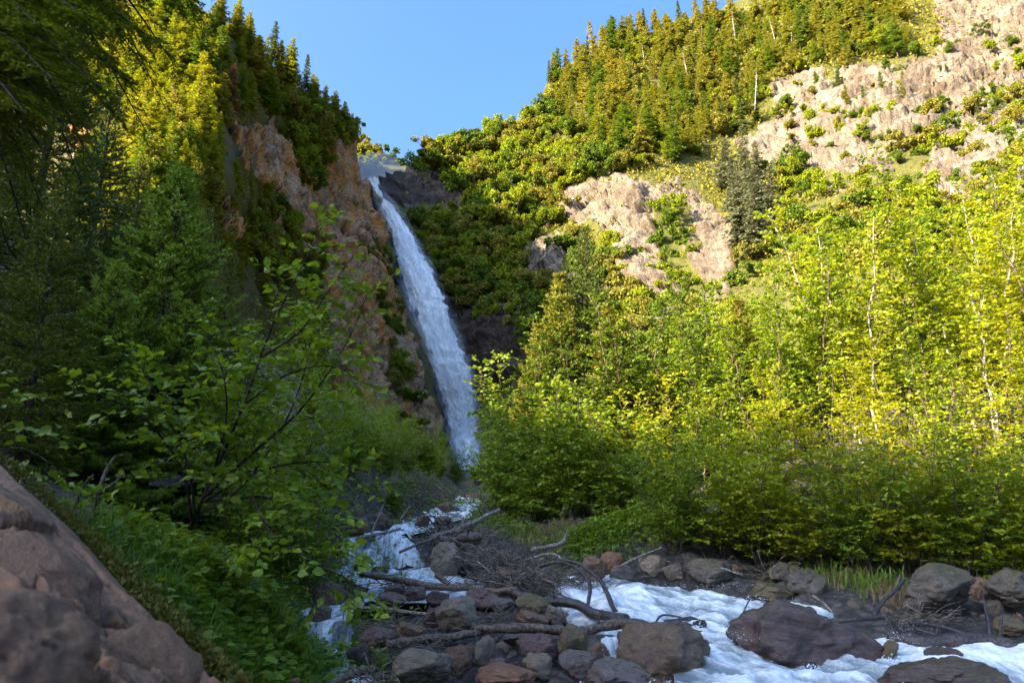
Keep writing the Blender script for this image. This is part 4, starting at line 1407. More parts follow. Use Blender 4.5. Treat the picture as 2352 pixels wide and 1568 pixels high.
R7 = [(640, 250), (720, 270), (760, 360), (730, 440), (690, 430), (660, 340)]
sow(R7, 22, 21, 18, PRO['shrub'], 'shrub', 'leafy shrub in the shaded gully between the two orange outcrops', 'shrub', 'shrubs in the gully of the cliff', DL, (1.2, 2.1), ind=16)
R8 = [(560, 470), (640, 470), (720, 560), (740, 650), (640, 660), (560, 600)]
sow(R8, 22, 22, 20, PRO['shrub'], 'shrub', 'leafy shrub on the shaded cliff foot behind the leafy alder', 'shrub', 'shrubs at the shaded cliff foot', DL, (1.0, 1.7), ind=10)
R11 = [(1240, 660), (1330, 690), (1480, 720), (1600, 740), (1700, 720), (1700, 900), (1480, 960), (1240, 940)]
sow(R11, 62, 27, 24, PRO['shrub'], 'shrub', 'leafy shrub on the sunny slope behind the spiky spruce', 'shrub', 'shrubs behind the spiky spruce', DR, (1.0, 1.7), ind=24)
R12 = [(1180, 640), (1260, 640), (1290, 720), (1240, 800), (1180, 820)]
sow(R12, 14, 28, 20, PRO['shrub'], 'shrub', 'leafy shrub on the dark ledges right of the gorge thicket', 'shrub', 'shrubs on the dark gorge ledges', DR, (0.8, 1.4))
R9 = [(825, 450), (868, 530), (905, 650), (945, 800), (900, 800), (850, 640), (800, 500)]
sow(R9, 30, 23, 14, PRO['shrub'], 'shrub', 'shrub on the grassy ledge running down the orange cliff', 'shrub', 'shrubs on the cliff ledge', DL, (0.45, 0.95), ind=14)
sow([(905, 860), (945, 840), (985, 1010), (915, 1010)], 8, 24, 22, PRO['shrub'], 'shrub', 'shrub in the green cleft at the foot of the orange cliff', 'shrub', 'shrubs in the cleft of the cliff', DL, (0.7, 1.2))
R10 = [(735, 250), (800, 300), (826, 318), (815, 340), (740, 310)]
sow(R10, 9, 25, 15, PRO['shrub'], 'shrub', 'bushy shrub on the very brow of the orange cliff', 'shrub', 'shrubs on the brow of the cliff', DL, (1.0, 1.6))
sow([(640, 325), (780, 325), (830, 338), (900, 365), (930, 385), (880, 400), (640, 400)], 22, 26, 15, PRO['shrub'], 'shrub', 'hazy shrub on the far hill above the notch', 'shrub', 'shrubs on the far hill', DBG, (2.0, 3.0), ind=10)
LU = [(120, 150), (430, 60), (640, 180), (800, 320), (740, 330), (640, 260), (520, 260), (490, 480), (490, 600), (250, 600), (180, 440), (320, 400), (300, 280), (100, 300)]
sow(LU, 150, 45, 17, PRO['gold'], '', '', '', '', DL, (0.45, 0.75), RESTC, 1)
sow([(480, 430), (640, 470), (760, 620), (700, 720), (520, 700)], 40, 46, 18, PRO['gold'], '', '', '', '', DL, (0.4, 0.7), RESTC, 1)
obj('forest', RESTC.mesh('forest', [M['needle_hill'], M['needle_gold']]), kind='stuff', label='smaller conifers filling the stands on both mountains')
obj('shrubbery', RESTS.mesh('shrubbery', [M['leaf_hill'], M['leaf_hill_deep'], M['leaf_hill_olive']]), kind='stuff', label='smaller shrubs filling the thickets beside the gorge')


# low growth over the soil of both slopes
def undergrowth(seed, n, depth, lo, hi, rocks, ok, mat, size):
    rng = np.random.default_rng(seed)
    px = rng.uniform(lo[0], hi[0], n)
    py = rng.uniform(lo[1], hi[1], n)
    keep = ok(px, py)
    rk = in_any(px, py, rocks, 20, 8)
    keep &= (~rk) | (rng.uniform(size=n) < 0.10)
    px, py = px[keep], py[keep]
    D = depth(px, py) - rng.uniform(-0.3, 1.5, len(px))
    P = at_y(px, py, D)
    mb = MB()
    m = len(P)
    leaves(mb, P, rng.normal(size=(m, 3)) + np.array([0, -0.3, 0.7]), rng.normal(size=(m, 3)) * 0.6 + np.array([-0.2, -0.4, 0.8]), size * rng.uniform(0.4, 1.2, m) * D / 110, 'quad', 0, 1.0)
    return mb.mesh('undergrowth', M[mat])


okR = lambda px, py: (py > np.interp(px, SKY_R[:, 0], SKY_R[:, 1]) + 6) & ((px > 905) | (py < 440))
okL = lambda px, py: px < np.interp(py, EDGE_L[:, 0], EDGE_L[:, 1]) - 8
obj('undergrowth', undergrowth(51, 110000, DR, (930, -60), (2420, 900), ROCK_R, okR, 'leaf_low', 0.6), kind='stuff', label='low leafy growth covering the soil of the sunlit mountainside')
obj('undergrowth', undergrowth(52, 45000, DL, (60, -60), (900, 900), ROCK_L, okL, 'leaf_low', 0.7), kind='stuff', label='low growth covering the soil of the cliff mountain')

# ---------------------------------------------------------------- stones
def ico(sub):
    import bmesh
    bm = bmesh.new()
    bmesh.ops.create_icosphere(bm, subdivisions=sub, radius=1.0)
    v = np.array([x.co[:] for x in bm.verts])
    f = np.array([[y.index for y in x.verts] for x in bm.faces])
    bm.free()
    return v, f


ICO = {s: ico(s) for s in (2, 3, 4, 5)}


def stone_shape(seed, sub=4, planes=13, sharp=26.0, rough=0.05, lo=0.62, chips=26, fac=1.0):
    rng = np.random.default_rng(seed)
    v, f = ICO[sub]
    nrm = unit(rng.normal(size=(planes + chips, 3)))
    h = np.concatenate([rng.uniform(lo, 1.0, planes), rng.uniform(0.80, 1.12, chips)])
    d = v @ nrm.T
    with np.errstate(divide='ignore'):
        r = np.where(d > 0.05, h[None] / np.maximum(d, 0.05), 50.0)
    r = -np.log(np.sum(np.exp(-sharp * np.minimum(r, 1.6)), 1) + np.exp(-sharp * 1.15)) / sharp
    r = r + rough * fbm(v * 2.3 + seed, 4, seed) + rough * 0.5 * ridged(v * 4 + seed, 3, seed + 2)
    sd = unit(rng.normal(size=3))
    lay = (v * r[:, None]) @ sd * 7 + 0.8 * fbm(v * 1.7, 2, seed + 5)
    fa, ga = facets(v * 1.9 + seed * 3.1, seed + 9)
    fb, gb = facets(v * 4.3 + seed * 1.7, seed + 10)
    r = r + fac * (0.13 * fa + 0.045 * fb) - 0.012 * np.exp(-(ga / 0.06) ** 2)
    r = r + 0.022 * (np.abs((lay % 1.0) - 0.5) * 2) ** 0.5
    return v * r[:, None], f


def stone_mesh(seed, sub=4, **k):
    v, f = stone_shape(seed, sub, **k)
    mb = MB()
    mb.add(v, None, f)
    return mb


HERO_V = [stone_shape(s, 5, planes=p, sharp=sh, rough=ro, lo=lo) for s, p, sh, ro, lo in ((1, 9, 70, .035, .45), (2, 10, 60, .04, .5), (3, 8, 80, .04, .45), (4, 9, 60, .035, .42), (5, 8, 75, .045, .5), (6, 15, 22, .05, .62), (7, 10, 70, .04, .5), (8, 14, 26, .055, .6), (9, 9, 55, .06, .5))]
_mesh_cache = {}


def stone_me(k, tone, small=False):
    key = (k, tone, small)
    if key not in _mesh_cache:
        v, f = stone_shape(k + 1, 3, planes=9 + k % 7, sharp=18 + 3 * (k % 6), rough=0.05) if small else HERO_V[k % len(HERO_V)]
        mb = MB()
        mb.add(v, None, f)
        _mesh_cache[key] = mb.mesh('stone', STONE[tone], True)
    return _mesh_cache[key]


def put_stone(sx, sy, w, h, tone, label, k, Yd=None, group=None, rz=None, depth=0.85, name='rock', tilt=0.0, small=False, src=True, rise=0.0):
    """sx, sy, w, h: centre and size in the photo's own pixels."""
    if src:
        sx, sy, w, h = (q * 0.98 for q in (sx, sy, w, h))
    Yd = float(yrow(sy + h * 0.40)) if Yd is None else Yd
    c = at_y(sx, sy, Yd)
    t = float(np.linalg.norm(c - CAM)) / math.sqrt(1 + ((sx - 1176) / F) ** 2 + ((784 - sy) / F) ** 2)
    W, H = w / F * t / 2 * 1.08, h / F * t / 2 * 1.18
    rng = np.random.default_rng(int(sx * 7 + sy))
    o = obj(name, stone_me(k, tone, small), None, None, label, 'rock', group)
    o.location = c + np.array([0, W * depth * 0.4, H * rise])
    o.scale = (W, W * depth, H)
    o.rotation_euler = (rng.normal() * 0.12, tilt + rng.normal() * 0.06, rng.uniform(-0.5, 0.5) if rz is None else rz)
    return o


ROCKS = [
    (1897, 1512, 316, 176, 'wet', 'huge dark purple wet boulder standing in the white water', 7, 8.0), (1557, 1532, 205, 140, 'wetbrown', 'big rounded wet brown boulder below the driftwood log end', 5, 7.5),
    (1077, 1450, 104, 80, 'grey', 'pale grey pointed boulder in the middle of the stone bar', 2, None), (957, 1483, 92, 44, 'brown', 'brown wedge shaped rock above the short driftwood log', 0, None),
    (873, 1504, 92, 46, 'purple', 'flat purple slab at the edge of the leafy bank pool', 4, None), (835, 1537, 56, 54, 'wet', 'dark dripping rock under the flat purple slab', 3, None),
    (983, 1567, 148, 82, 'grey', 'broad grey brown boulder at the lower edge of the bar', 1, None), (1072, 1545, 72, 64, 'brown', 'rounded reddish brown rock beside the broad grey boulder', 5, None),
    (1131, 1537, 62, 64, 'grey', 'slanted grey rock leaning right of the reddish rounded one', 6, None), (1210, 1497, 74, 34, 'blue', 'smooth blue grey flat stone under the middle log', 3, None),
    (1261, 1520, 98, 64, 'purple', 'speckled purple boulder with pale spots', 5, None), (1243, 1453, 98, 36, 'brown', 'low tan brown wedge just above the middle log', 0, None),
    (1243, 1424, 80, 44, 'olive', 'olive grey rock under the black fallen trunk', 4, None), (1167, 1563, 48, 32, 'blue', 'small pale grey slab between brown rocks', 2, None),
    (1185, 1586, 148, 50, 'orange', 'orange brown rock at the bottom edge of the bar', 1, None), (1057, 1509, 48, 30, 'blue', 'small blue grey stone beneath the short log', 3, None),
    (1134, 1402, 78, 40, 'purple', 'dark purple rock with a black hollow under the thin log', 8, None), (919, 1387, 50, 28, 'purple', 'small purple hump at the lip of the pool', 6, None),
    (975, 1396, 58, 32, 'purple', 'jagged dark purple rock below the thin log', 2, None), (915, 1408, 96, 34, 'purple', 'long low purple rock along the pool edge', 0, None),
    (1026, 1404, 64, 36, 'wet', 'dark rock half under driftwood beside the pool', 7, None), (1172, 1420, 58, 28, 'blue', 'flat grey blue stone left of the olive rock', 4, None),
    (1014, 1453, 48, 46, 'purple', 'purple plate leaning against the pale pointed boulder', 6, None), (1302, 1446, 66, 48, 'grey', 'grey block with a flat top by the white water', 0, None),
    (1343, 1512, 74, 80, 'olive', 'olive brown boulder propped behind the speckled purple one', 1, None), (1350, 1565, 84, 58, 'blue', 'dark slate coloured block near the bottom of the bar', 4, None),
    (1264, 1570, 78, 60, 'grey', 'pale veined boulder beside the orange brown rock', 2, None), (1399, 1540, 54, 46, 'brown', 'brown slab slanting down to the trickle', 6, None),
    (1445, 1588, 176, 66, 'blue', 'broad blue purple slab in front of the big brown boulder', 0, 6.4),
    (1532, 1340, 64, 46, 'tan', 'tan rounded boulder on the far bank of the wide arm', 5, None), (1456, 1356, 54, 32, 'blue', 'blue violet stone on the far bank beside foam', 6, None),
    (1394, 1344, 62, 44, 'brown', 'brown rock under the arching dark branches', 1, None), (1433, 1333, 54, 38, 'orange', 'orange stained rock behind the blue violet stone', 4, None),
    (1479, 1335, 22, 17, 'tan', 'small pinkish round stone on the far bank', 5, None), (1578, 1352, 48, 36, 'grey', 'grey stone wedged between two bigger bank boulders', 3, None),
    (1670, 1356, 98, 54, 'mossy', 'large brown bank boulder with a white lichen patch', 5, None), (1609, 1321, 58, 38, 'mossy', 'dark boulder tucked under the overhanging alder leaves', 7, None),
    (1808, 1388, 114, 48, 'olive', 'flat tan rock with a mossy edge by the water', 0, None), (1846, 1360, 62, 48, 'mossy', 'rough grey stone behind the mossy edged flat rock', 8, None),
    (1697, 1302, 48, 48, 'mossy', 'squarish stone under the alder, left of the mossy giant', 2, None), (1559, 1295, 62, 44, 'grey', 'pale bank stone under the leaning pale stick', 4, None),
    (1471, 1306, 44, 34, 'grey', 'grey angular stone among weeds on the far bank', 6, None), (1536, 1266, 48, 30, 'purple', 'purple grey stone beside the green weeds', 1, None),
    (1452, 1258, 38, 22, 'blue', 'blue grey slab half sunk in the weeds', 0, None), (1781, 1298, 96, 80, 'mossy', 'mossy giant boulder in the shade below the alders', 7, None),
    (1883, 1340, 58, 28, 'grey', 'grey stone with a flat lit top on the far bank', 3, None), (1833, 1362, 52, 36, 'grey', 'round stone left of the rough pitted boulder', 5, None),
    (1898, 1388, 78, 58, 'mossy', 'rough pitted boulder behind the huge purple one', 8, None), (2212, 1384, 175, 108, 'mossy', 'massive pale brown boulder with an undercut base', 1, 9.6),
    (2392, 1378, 120, 84, 'mossy', 'great grey boulder at the edge of the alder bank', 7, 9.6), (2300, 1405, 64, 62, 'brown', 'reddish brown stone right of the undercut boulder', 5, None),
    (2335, 1430, 54, 48, 'grey', 'dull grey stone under the great bank boulder', 3, None), (2216, 1545, 78, 38, 'wet', 'small dark wet rock poking from the foam below the long log', 4, 7.6),
    (2235, 1592, 240, 60, 'wet', 'wide dark rock glazed by a sheet of water', 8, 6.6), (2373, 1467, 84, 36, 'olive', 'yellowish flat stone on the bank above the long log', 0, None),
    (1047, 1312, 70, 74, 'grey', 'tall grey boulder with a notch under the driftwood jam', 8, 13.6), (826, 1243, 60, 30, 'orange', 'orange boulder beside the small curtain of water', 4, 15),
    (1109, 1166, 40, 18, 'orange', 'orange rock at the head of the upper cascade', 5, 27), (1040, 1188, 36, 22, 'brown', 'brown rock splitting the upper cascade', 3, 21),
    (1036, 1219, 42, 20, 'purple', 'dark rock washed over at the foot of the upper cascade', 1, 17.5), (987, 1223, 32, 26, 'brown', 'brown stone wedged in sticks beside the upper cascade', 6, 16.8),
    (1185, 1366, 64, 48, 'orange', 'orange rock buried in the tangle of driftwood', 4, 12.3), (749, 1440, 62, 44, 'wet', 'wet black rock above the little step of water', 7, 8.9),
    (766, 1394, 66, 62, 'brown', 'dark brown boulder behind hanging alder leaves', 5, 10.2), (1905, 1560, 30, 14, 'wet', 'dark chip of rock at the foot of the huge purple boulder', 2, 7.2),
    (2090, 1530, 44, 40, 'olive', 'olive rock against the right foot of the huge boulder', 6, 7.9), (1640, 1462, 34, 18, 'wet', 'little wet black stone amid the rushing foam', 3, 8.6),
]
for k_, (sx, sy, w, h, tone, lab, shp, yy) in enumerate(ROCKS):
    put_stone(sx, sy, w, h, tone, lab, shp, yy, depth=0.6 if w > 290 else 0.85, rise=0.0 if w > 110 else 0.6 if sx > 1290 and sy < 1410 else 0.0)

# smaller stones filling the bar and the banks
rngS = np.random.default_rng(5)


def fill_stones(poly, n, seed, wlo, whi, tones, label, group, mind=15, lift=0.0):
    rng = np.random.default_rng(seed)
    for p in scatter(poly, n, seed, mind):
        w = rng.uniform(wlo, whi)
        put_stone(p[0], p[1], w, w * rng.uniform(0.5, 0.8), tones[rng.integers(len(tones))], label, int(rng.integers(9)), float(ground_hit(p[0] * 0.98, p[1] * 0.98 + w * 0.15)[1]), group, rng.uniform(0, 3), 0.8, 'stone', rng.normal() * 0.4, True, False, 0.42)


BARP = [(790, 1600), (770, 1500), (690, 1420), (720, 1375), (860, 1360), (1000, 1385), (1250, 1370), (1320, 1420), (1350, 1470), (1390, 1500), (1430, 1600)]
fill_stones(BARP, 170, 61, 24, 58, ['purple', 'brown', 'grey', 'blue', 'wet', 'wet', 'brown', 'purple', 'wetbrown'], 'small wet stone packed among the larger rocks of the bar', 'small stones of the bar')
BANKP = [(1240, 1290), (1450, 1240), (1560, 1230), (1700, 1260), (2000, 1300), (2400, 1280), (2400, 1440), (2150, 1440), (1980, 1420), (1800, 1385), (1650, 1360), (1500, 1335), (1300, 1335)]
fill_stones(BANKP, 100, 62, 22, 60, ['mossy', 'grey', 'brown', 'tan', 'mossy', 'purple', 'brown'], 'dull stone embedded in the far bank under the alders', 'small stones of the far bank')
UPP = [(880, 1215), (960, 1165), (1040, 1140), (1120, 1135), (1150, 1170), (1090, 1220), (1060, 1270), (1000, 1260), (960, 1230)]
fill_stones([(760, 1090), (980, 1100), (1010, 1150), (900, 1180), (780, 1215)], 26, 65, 16, 40, ['brown', 'grey', 'mossy', 'purple'], 'stone half sunk in the bank above the upper cascade', 'stones of the upper near bank', 14)
fill_stones(UPP, 22, 63, 14, 34, ['grey', 'brown', 'purple', 'orange', 'brown'], 'stone lying beside the upper cascade', 'stones beside the upper cascade', 12)
fill_stones([(690, 1250), (800, 1215), (900, 1190), (900, 1215), (800, 1250), (760, 1300)], 14, 64, 20, 40, ['brown', 'grey', 'purple', 'wet'], 'stone on the near edge of the small curtain of water', 'stones by the small curtain', 14)


# ---------------------------------------------------------------- red rock outcrop beside the camera
def build_outcrop():
    ctl = TPS([(-300, 850, 5.2), (0, 1065, 4.3), (180, 1235, 3.75), (330, 1395, 3.25), (470, 1530, 2.85), (600, 1650, 2.6), (0, 1250, 3.0), (100, 1400, 2.45), (250, 1500, 2.35), (0, 1500, 1.95), (150, 1600, 1.85), (400, 1640, 2.3), (-300, 1200, 3.0), (-300, 1600, 1.5)])
    n, m = 260, 300
    e = np.linspace(0, 1, n)
    ex = np.interp(e, [0, .2, .4, .6, .8, 1], [-260, 0, 180, 335, 480, 640])
    ey = np.interp(e, [0, .2, .4, .6, .8, 1], [880, 1068, 1235, 1400, 1545, 1700])
    w = np.linspace(0, 1, m)
    nx, ny = -0.66, 0.75
    PX = ex[:, None] + nx * w[None] * 640
    PY = ey[:, None] + ny * w[None] * 560
    P = at_y(PX, PY, ctl(PX, PY))
    # ledges run along the outcrop, broken by joints across it
    across = w[None] * 1.9 + 0.07 * fbm(P * 1.4, 3, 91)
    step = across * 2.6
    k = np.floor(step)
    fr = step - k
    up_ = np.clip(fr / 0.7, 0, 1)
    dn_ = np.clip((fr - 0.72) / 0.28, 0, 1)
    ledge = 0.15 * up_ ** 1.5 - 0.15 * dn_ * dn_ * (3 - 2 * dn_)
    c1, c2, cv = cells(np.stack([e[:, None] * 4 + 0.3 * fbm(P * 3, 2, 92), k * 3.3 + fr, 0 * k], -1), 93)
    joint = -0.05 * np.exp(-((c2 - c1) / 0.05) ** 2) + 0.06 * (cv - 0.5)
    out = unit(np.array([0.55, -0.45, 0.7]))
    bed = fbm(np.stack([e[:, None] * 6 + 0 * k, w[None] * 22 + 0 * k, 0 * k], -1), 3, 96)
    crk = np.abs(fbm(np.stack([e[:, None] * 9 + 0.6 * fbm(P * 2, 2, 98), across * 2.2, 0 * k], -1), 3, 97))
    fo, go = facets(np.stack([e[:, None] * 9 + 0 * across, across * 5.5, 0 * across], -1) + 0.25 * fbm(P * 1.5, 2, 99)[..., None], 101)
    fo2, go2 = facets(P * 6.0, 102)
    ax = unit(at_y(480, 1545, 2.85) - at_y(0, 1068, 4.3))
    n1 = unit(np.cross(ax, np.array([0.55, -0.45, 0.7])))
    n2 = np.cross(ax, n1)
    Q = np.stack([P @ ax * 0.75, P @ n1 * 2.1, P @ n2 * 1.2], -1) + 0.12 * fbm(P * 1.2, 2, 103)[..., None]
    fo, go = facets(Q, 101)
    fo2, go2 = facets(Q * 2.7 + 5, 102)
    fo3, go3 = facets(Q * 7.0 + 9, 104)
    h = 0.20 * fo + 0.07 * fo2 + 0.022 * fo3 - 0.05 * np.exp(-(go / 0.05) ** 2) - 0.02 * np.exp(-(go2 / 0.07) ** 2) + 0.02 * bed * 0 + 0.03 * bed + 0.0 * crk + 0.04 * fbm(P * 1.6, 4, 94) + 0.016 * ridged(P * 8, 4, 95)
    h = h * np.clip(w / 0.10, 0.15, 1)[None]
    P = P + out * h[..., None]
    b1 = P[:, :1] + np.array([-0.15, 0.35, -0.25])
    b2 = P[:, :1] + np.array([-0.3, 0.8, -1.4])
    P = np.concatenate([b2, b1, P], 1)
    return P


outc = thing('rock_outcrop', 'slanting reddish brown rock outcrop with ledges, blurred beside the camera', 'rock outcrop', (0, 0, 0))
obj('ledge', grid_mesh('ledge', build_outcrop(), STONE['slab']), outc)
for (a, b, wd, th, Yd, ang) in ((110, 1330, 300, 90, 2.75, 0.70), (320, 1530, 230, 80, 2.4, 0.72)):
    c = at_y(a, b, Yd)
    t = Yd
    v, f = stone_shape(int(a + b), 4, planes=11, sharp=30, rough=0.06)
    mb = MB()
    mb.add(v, None, f)
    o = obj('rock', mb.mesh('rock', STONE['slab'], True), outc)
    o.location = c
    o.scale = (wd / F * t / 2, 0.16, th / F * t / 2 * 1.1)
    o.rotation_euler = (0.25, ang, -0.35)
v, f = stone_shape(77, 5, planes=12, sharp=13, rough=0.05)
mb = MB()
mb.add(v, None, f)
o = obj('boulder', mb.mesh('boulder', STONE['slab'], True), None, None, 'blurred brown boulder in the very corner, closest to the camera', 'rock')
o.location = at_y(10, 1530, 1.32)
o.scale = (0.15, 0.16, 0.14)
o.rotation_euler = (0.2, 0.5, 0.3)
# moss strip along the back edge of the outcrop
mb = MB()
rm = np.random.default_rng(8)
ne = 5200
e_ = rm.uniform(0, 1, ne)
ex_ = np.interp(e_, [0, .2, .4, .6, .8, 1], [-260, 0, 180, 335, 480, 640])
ey_ = np.interp(e_, [0, .2, .4, .6, .8, 1], [880, 1068, 1235, 1400, 1545, 1700])
of = np.abs(rm.normal(size=ne)) * 0.09
Pm = at_y(ex_, ey_, np.interp(e_, [0, .2, .4, .6, .8, 1], [5.15, 4.3, 3.75, 3.25, 2.85, 2.5])) + np.array([0.05, 0.0, 0.02]) + np.stack([of * rm.uniform(-.8, 1, ne), of * 0.3, -of * 0.5], -1)
leaves(mb, Pm, rm.normal(size=(ne, 3)) + np.array([0.3, -0.2, 0.9]), rm.normal(size=(ne, 3)), rm.uniform(0.015, 0.04, ne), 'quad', 0, 0.9)
M['moss'] = leaf_mat('moss', (0.07, 0.065, 0.008), (0.13, 0.11, 0.012), 0.2, None, 0.8)
obj('moss', mb.mesh('moss', M['moss']), kind='stuff', label='moss along the back edge of the red outcrop')


# ---------------------------------------------------------------- driftwood
def log(pts, Yd, r, mat, label, name='driftwood_log', cat='log', group=None, taper=0.6, knots=0, seed=0, sides=9, src=True, rough=0.26):
    """A trunk or branch along photo points; Yd one depth or one for each point; r in photo pixels at its first point."""
    p = np.asarray(pts, float) * (0.98 if src else 1)
    Yd = np.broadcast_to(np.asarray(Yd, float), (len(p),))
    W = at_y(p[:, 0], p[:, 1], Yd)
    n = 26
    S = spline(W, n)
    rr = r * 0.98 / F * Yd[0] * np.linspace(1, taper, n)
    rng = np.random.default_rng(seed + int(p[0, 0]))
    S[1:-1] += fbm(S[1:-1, :, None].transpose(0, 2, 1)[:, 0] * 2.5, 2, seed)[:, None] * rr[1:-1, None] * 0.5
    mb = MB()
    c = S.mean(0)
    tube(mb, S - c, rr, 12, rough=rough, seed=seed)
    t = thing(name, label, cat, c, group=group)
    obj('wood', mb.mesh('wood', M[mat], True), t)
    for k in range(knots):
        i = int(rng.integers(3, n - 3))
        d = unit(rng.normal(size=3) + np.array([0, -0.3, 0.7]))
        l = rr[i] * rng.uniform(1.6, 4.5)
        b = MB()
        q = S[i] - c
        tube(b, spline([q, q + d * l * .5, q + d * l + rng.normal(size=3) * l * .25], 5), np.linspace(rr[i] * .35, rr[i] * .1, 5), 5)
        obj('branch_stub', b.mesh('branch_stub', M[mat], True), t)
    return t


log([(845, 1345), (930, 1360), (1025, 1375), (1130, 1385), (1214, 1392)], [12.0, 11.7, 11.4, 11.0, 10.6], 6, 'log_brown', 'long thin brown trunk lying slantwise across the pool', taper=1.3, knots=4, seed=1)
log([(1200, 1388), (1250, 1402), (1343, 1420), (1420, 1440), (1468, 1450)], [10.6, 10.4, 10.0, 9.6, 9.3], 8.5, 'log_wet', 'black fallen trunk jutting from the jam into the white water', taper=1.25, knots=3, seed=2)
log([(905, 1506), (960, 1503), (1030, 1495), (1095, 1483), (1140, 1474)], [7.7, 7.75, 7.8, 7.9, 8.0], 9, 'log_brown', 'short knobbly brown log lying across the bar stones', taper=0.9, knots=3, seed=3)
log([(1105, 1474), (1190, 1472), (1260, 1475), (1327, 1479), (1400, 1470), (1480, 1463), (1570, 1466)], [8.0, 7.9, 7.9, 7.9, 8.0, 8.0, 7.9], 9, 'log_brown', 'long peeled brown log reaching to the rounded wet boulder', taper=1.25, knots=4, seed=4)
log([(1010, 1262), (1090, 1232), (1170, 1194)], [14.3, 15.0, 16.0], 6.5, 'log_pale', 'pale straight trunk slanting up out of the driftwood jam', taper=0.8, knots=3, seed=5)
log([(1030, 1266), (1080, 1262), (1128, 1258)], [14.0, 14.1, 14.2], 9, 'log_brown', 'thick broken stump end on top of the driftwood jam', taper=1.0, knots=4, seed=6)
log([(838, 1260), (890, 1250), (940, 1238)], [14.6, 14.7, 14.8], 4.5, 'log_pale', 'pale stick lying along the lip of the small curtain', taper=0.7, seed=7)
log([(1265, 1328), (1295, 1318), (1330, 1318), (1363, 1338), (1382, 1369), (1380, 1400), (1376, 1424)], [11.6, 11.5, 11.3, 11.0, 10.8, 10.6, 10.5], 3.5, 'log_wet', 'lower of the two dark branches arching into the foam', 'arched_branch', 'branch', taper=1.25, seed=8)
log([(1300, 1314), (1330, 1313), (1362, 1322), (1396, 1349), (1423, 1383), (1443, 1434)], [11.5, 11.3, 11.1, 10.8, 10.5, 10.2], 3.5, 'log_wet', 'upper of the two dark branches arching into the foam', 'arched_branch', 'branch', taper=1.4, knots=2, seed=9)
log([(1243, 1322), (1255, 1305), (1280, 1297), (1303, 1299), (1322, 1314)], [11.9, 11.8, 11.7, 11.6, 11.5], 2.6, 'log_pale', 'pale curved branch behind the dark arching ones', 'arched_branch', 'branch', taper=0.8, seed=10)
log([(2080, 1494), (2180, 1502), (2300, 1510), (2440, 1518)], [8.5, 8.3, 8.1, 7.9], 17, 'log_wet', 'thick dark log lying along the water under the undercut boulder', taper=1.15, knots=5, seed=11, rough=0.25)
log([(2130, 1458), (2200, 1468), (2259, 1483), (2330, 1503)], [8.8, 8.7, 8.5, 8.3], 5, 'log_wet', 'slim dark log sloping down onto the thick dark log', taper=0.7, knots=3, seed=12)
log([(2140, 1472), (2190, 1487), (2230, 1497)], [8.75, 8.6, 8.5], 4, 'log_wet', 'short dark stick beneath the slim sloping log', 'branch', 'branch', taper=0.6, seed=13)
log([(1938, 1454), (2000, 1450), (2072, 1447)], [8.9, 8.8, 8.8], 5.5, 'log_wet', 'dark branch resting on the shoulder of the huge purple boulder', 'branch', 'branch', taper=0.9, knots=2, seed=14)
log([(2050, 1442), (2062, 1418), (2078, 1400), (2100, 1382), (2121, 1358)], [9.0, 9.1, 9.2, 9.3, 9.4], 6, 'log_wet', 'crooked dark branch leaning up the far bank', 'branch', 'branch', taper=0.6, knots=2, seed=15)
log([(2346, 1506), (2345, 1475), (2349, 1440)], 8.2, 4, 'log_wet', 'upright dark stub standing on the thick dark log', 'branch', 'branch', taper=0.7, seed=16)
log([(807, 1420), (870, 1424), (909, 1428), (1011, 1440)], [9.6, 9.5, 9.4, 9.0], 3, 'log_pale', 'straight pale pole in front of the purple pool rocks', taper=1.3, seed=17)
log([(735, 1625), (800, 1592), (873, 1566)], [5.9, 6.3, 6.7], 10, 'log_brown', 'pale brown log end at the bottom of the narrow arm', taper=0.9, knots=2, seed=18)
log([(1450, 1328), (1500, 1304), (1552, 1282)], [12.8, 12.9, 13.1], 3.5, 'log_pale', 'pale stick leaning on the far bank stones', 'branch', 'branch', taper=0.6, seed=19)
log([(1245, 1290), (1280, 1282), (1316, 1272), (1330, 1250)], [13.3, 13.5, 13.6, 13.7], 4.5, 'log_pale', 'pale driftwood branch with an upturned root on the far bank', 'branch', 'branch', taper=1.0, knots=3, seed=20)
log([(1738, 1480), (1736, 1455), (1745, 1428), (1765, 1394), (1802, 1368)], [8.3, 8.3, 8.3, 8.4, 8.5], 2.2, 'log_wet', 'thin whip of a branch bowed over the huge purple boulder', 'branch', 'branch', taper=0.5, knots=3, seed=21)
log([(1593, 1480), (1620, 1477), (1646, 1478)], 8.3, 2.2, 'log_wet', 'short dark twig lying flat on the foam', 'branch', 'branch', taper=0.6, seed=22)
log([(1536, 1458), (1550, 1442), (1575, 1442), (1612, 1450)], [8.6, 8.5, 8.4, 8.3], 2.5, 'log_wet', 'hooked dark twig at the end of the peeled log', 'branch', 'branch', taper=0.6, knots=2, seed=23)
log([(1595, 1474), (1602, 1460), (1620, 1452)], 8.25, 1.8, 'log_wet', 'small upright twig beside the flat twig in the foam', 'branch', 'branch', taper=0.6, seed=24)
log([(866, 1262), (880, 1225), (900, 1180)], [13.7, 13.8, 14], 2.6, 'log_pale', 'thin bare pole leaning over the lip of the curtain', 'branch', 'branch', taper=0.6, seed=25)
log([(936, 1220), (948, 1203), (962, 1184)], 16.5, 2.5, 'log_pale', 'pale splinter standing by the upper cascade', 'branch', 'branch', taper=0.5, seed=26)
log([(936, 1294), (960, 1284), (984, 1273), (1030, 1255)], [13.6, 13.7, 13.8, 14.0], 3.2, 'log_brown', 'brown stick poking from the jam over the curtain', 'branch', 'branch', taper=1.3, seed=27)
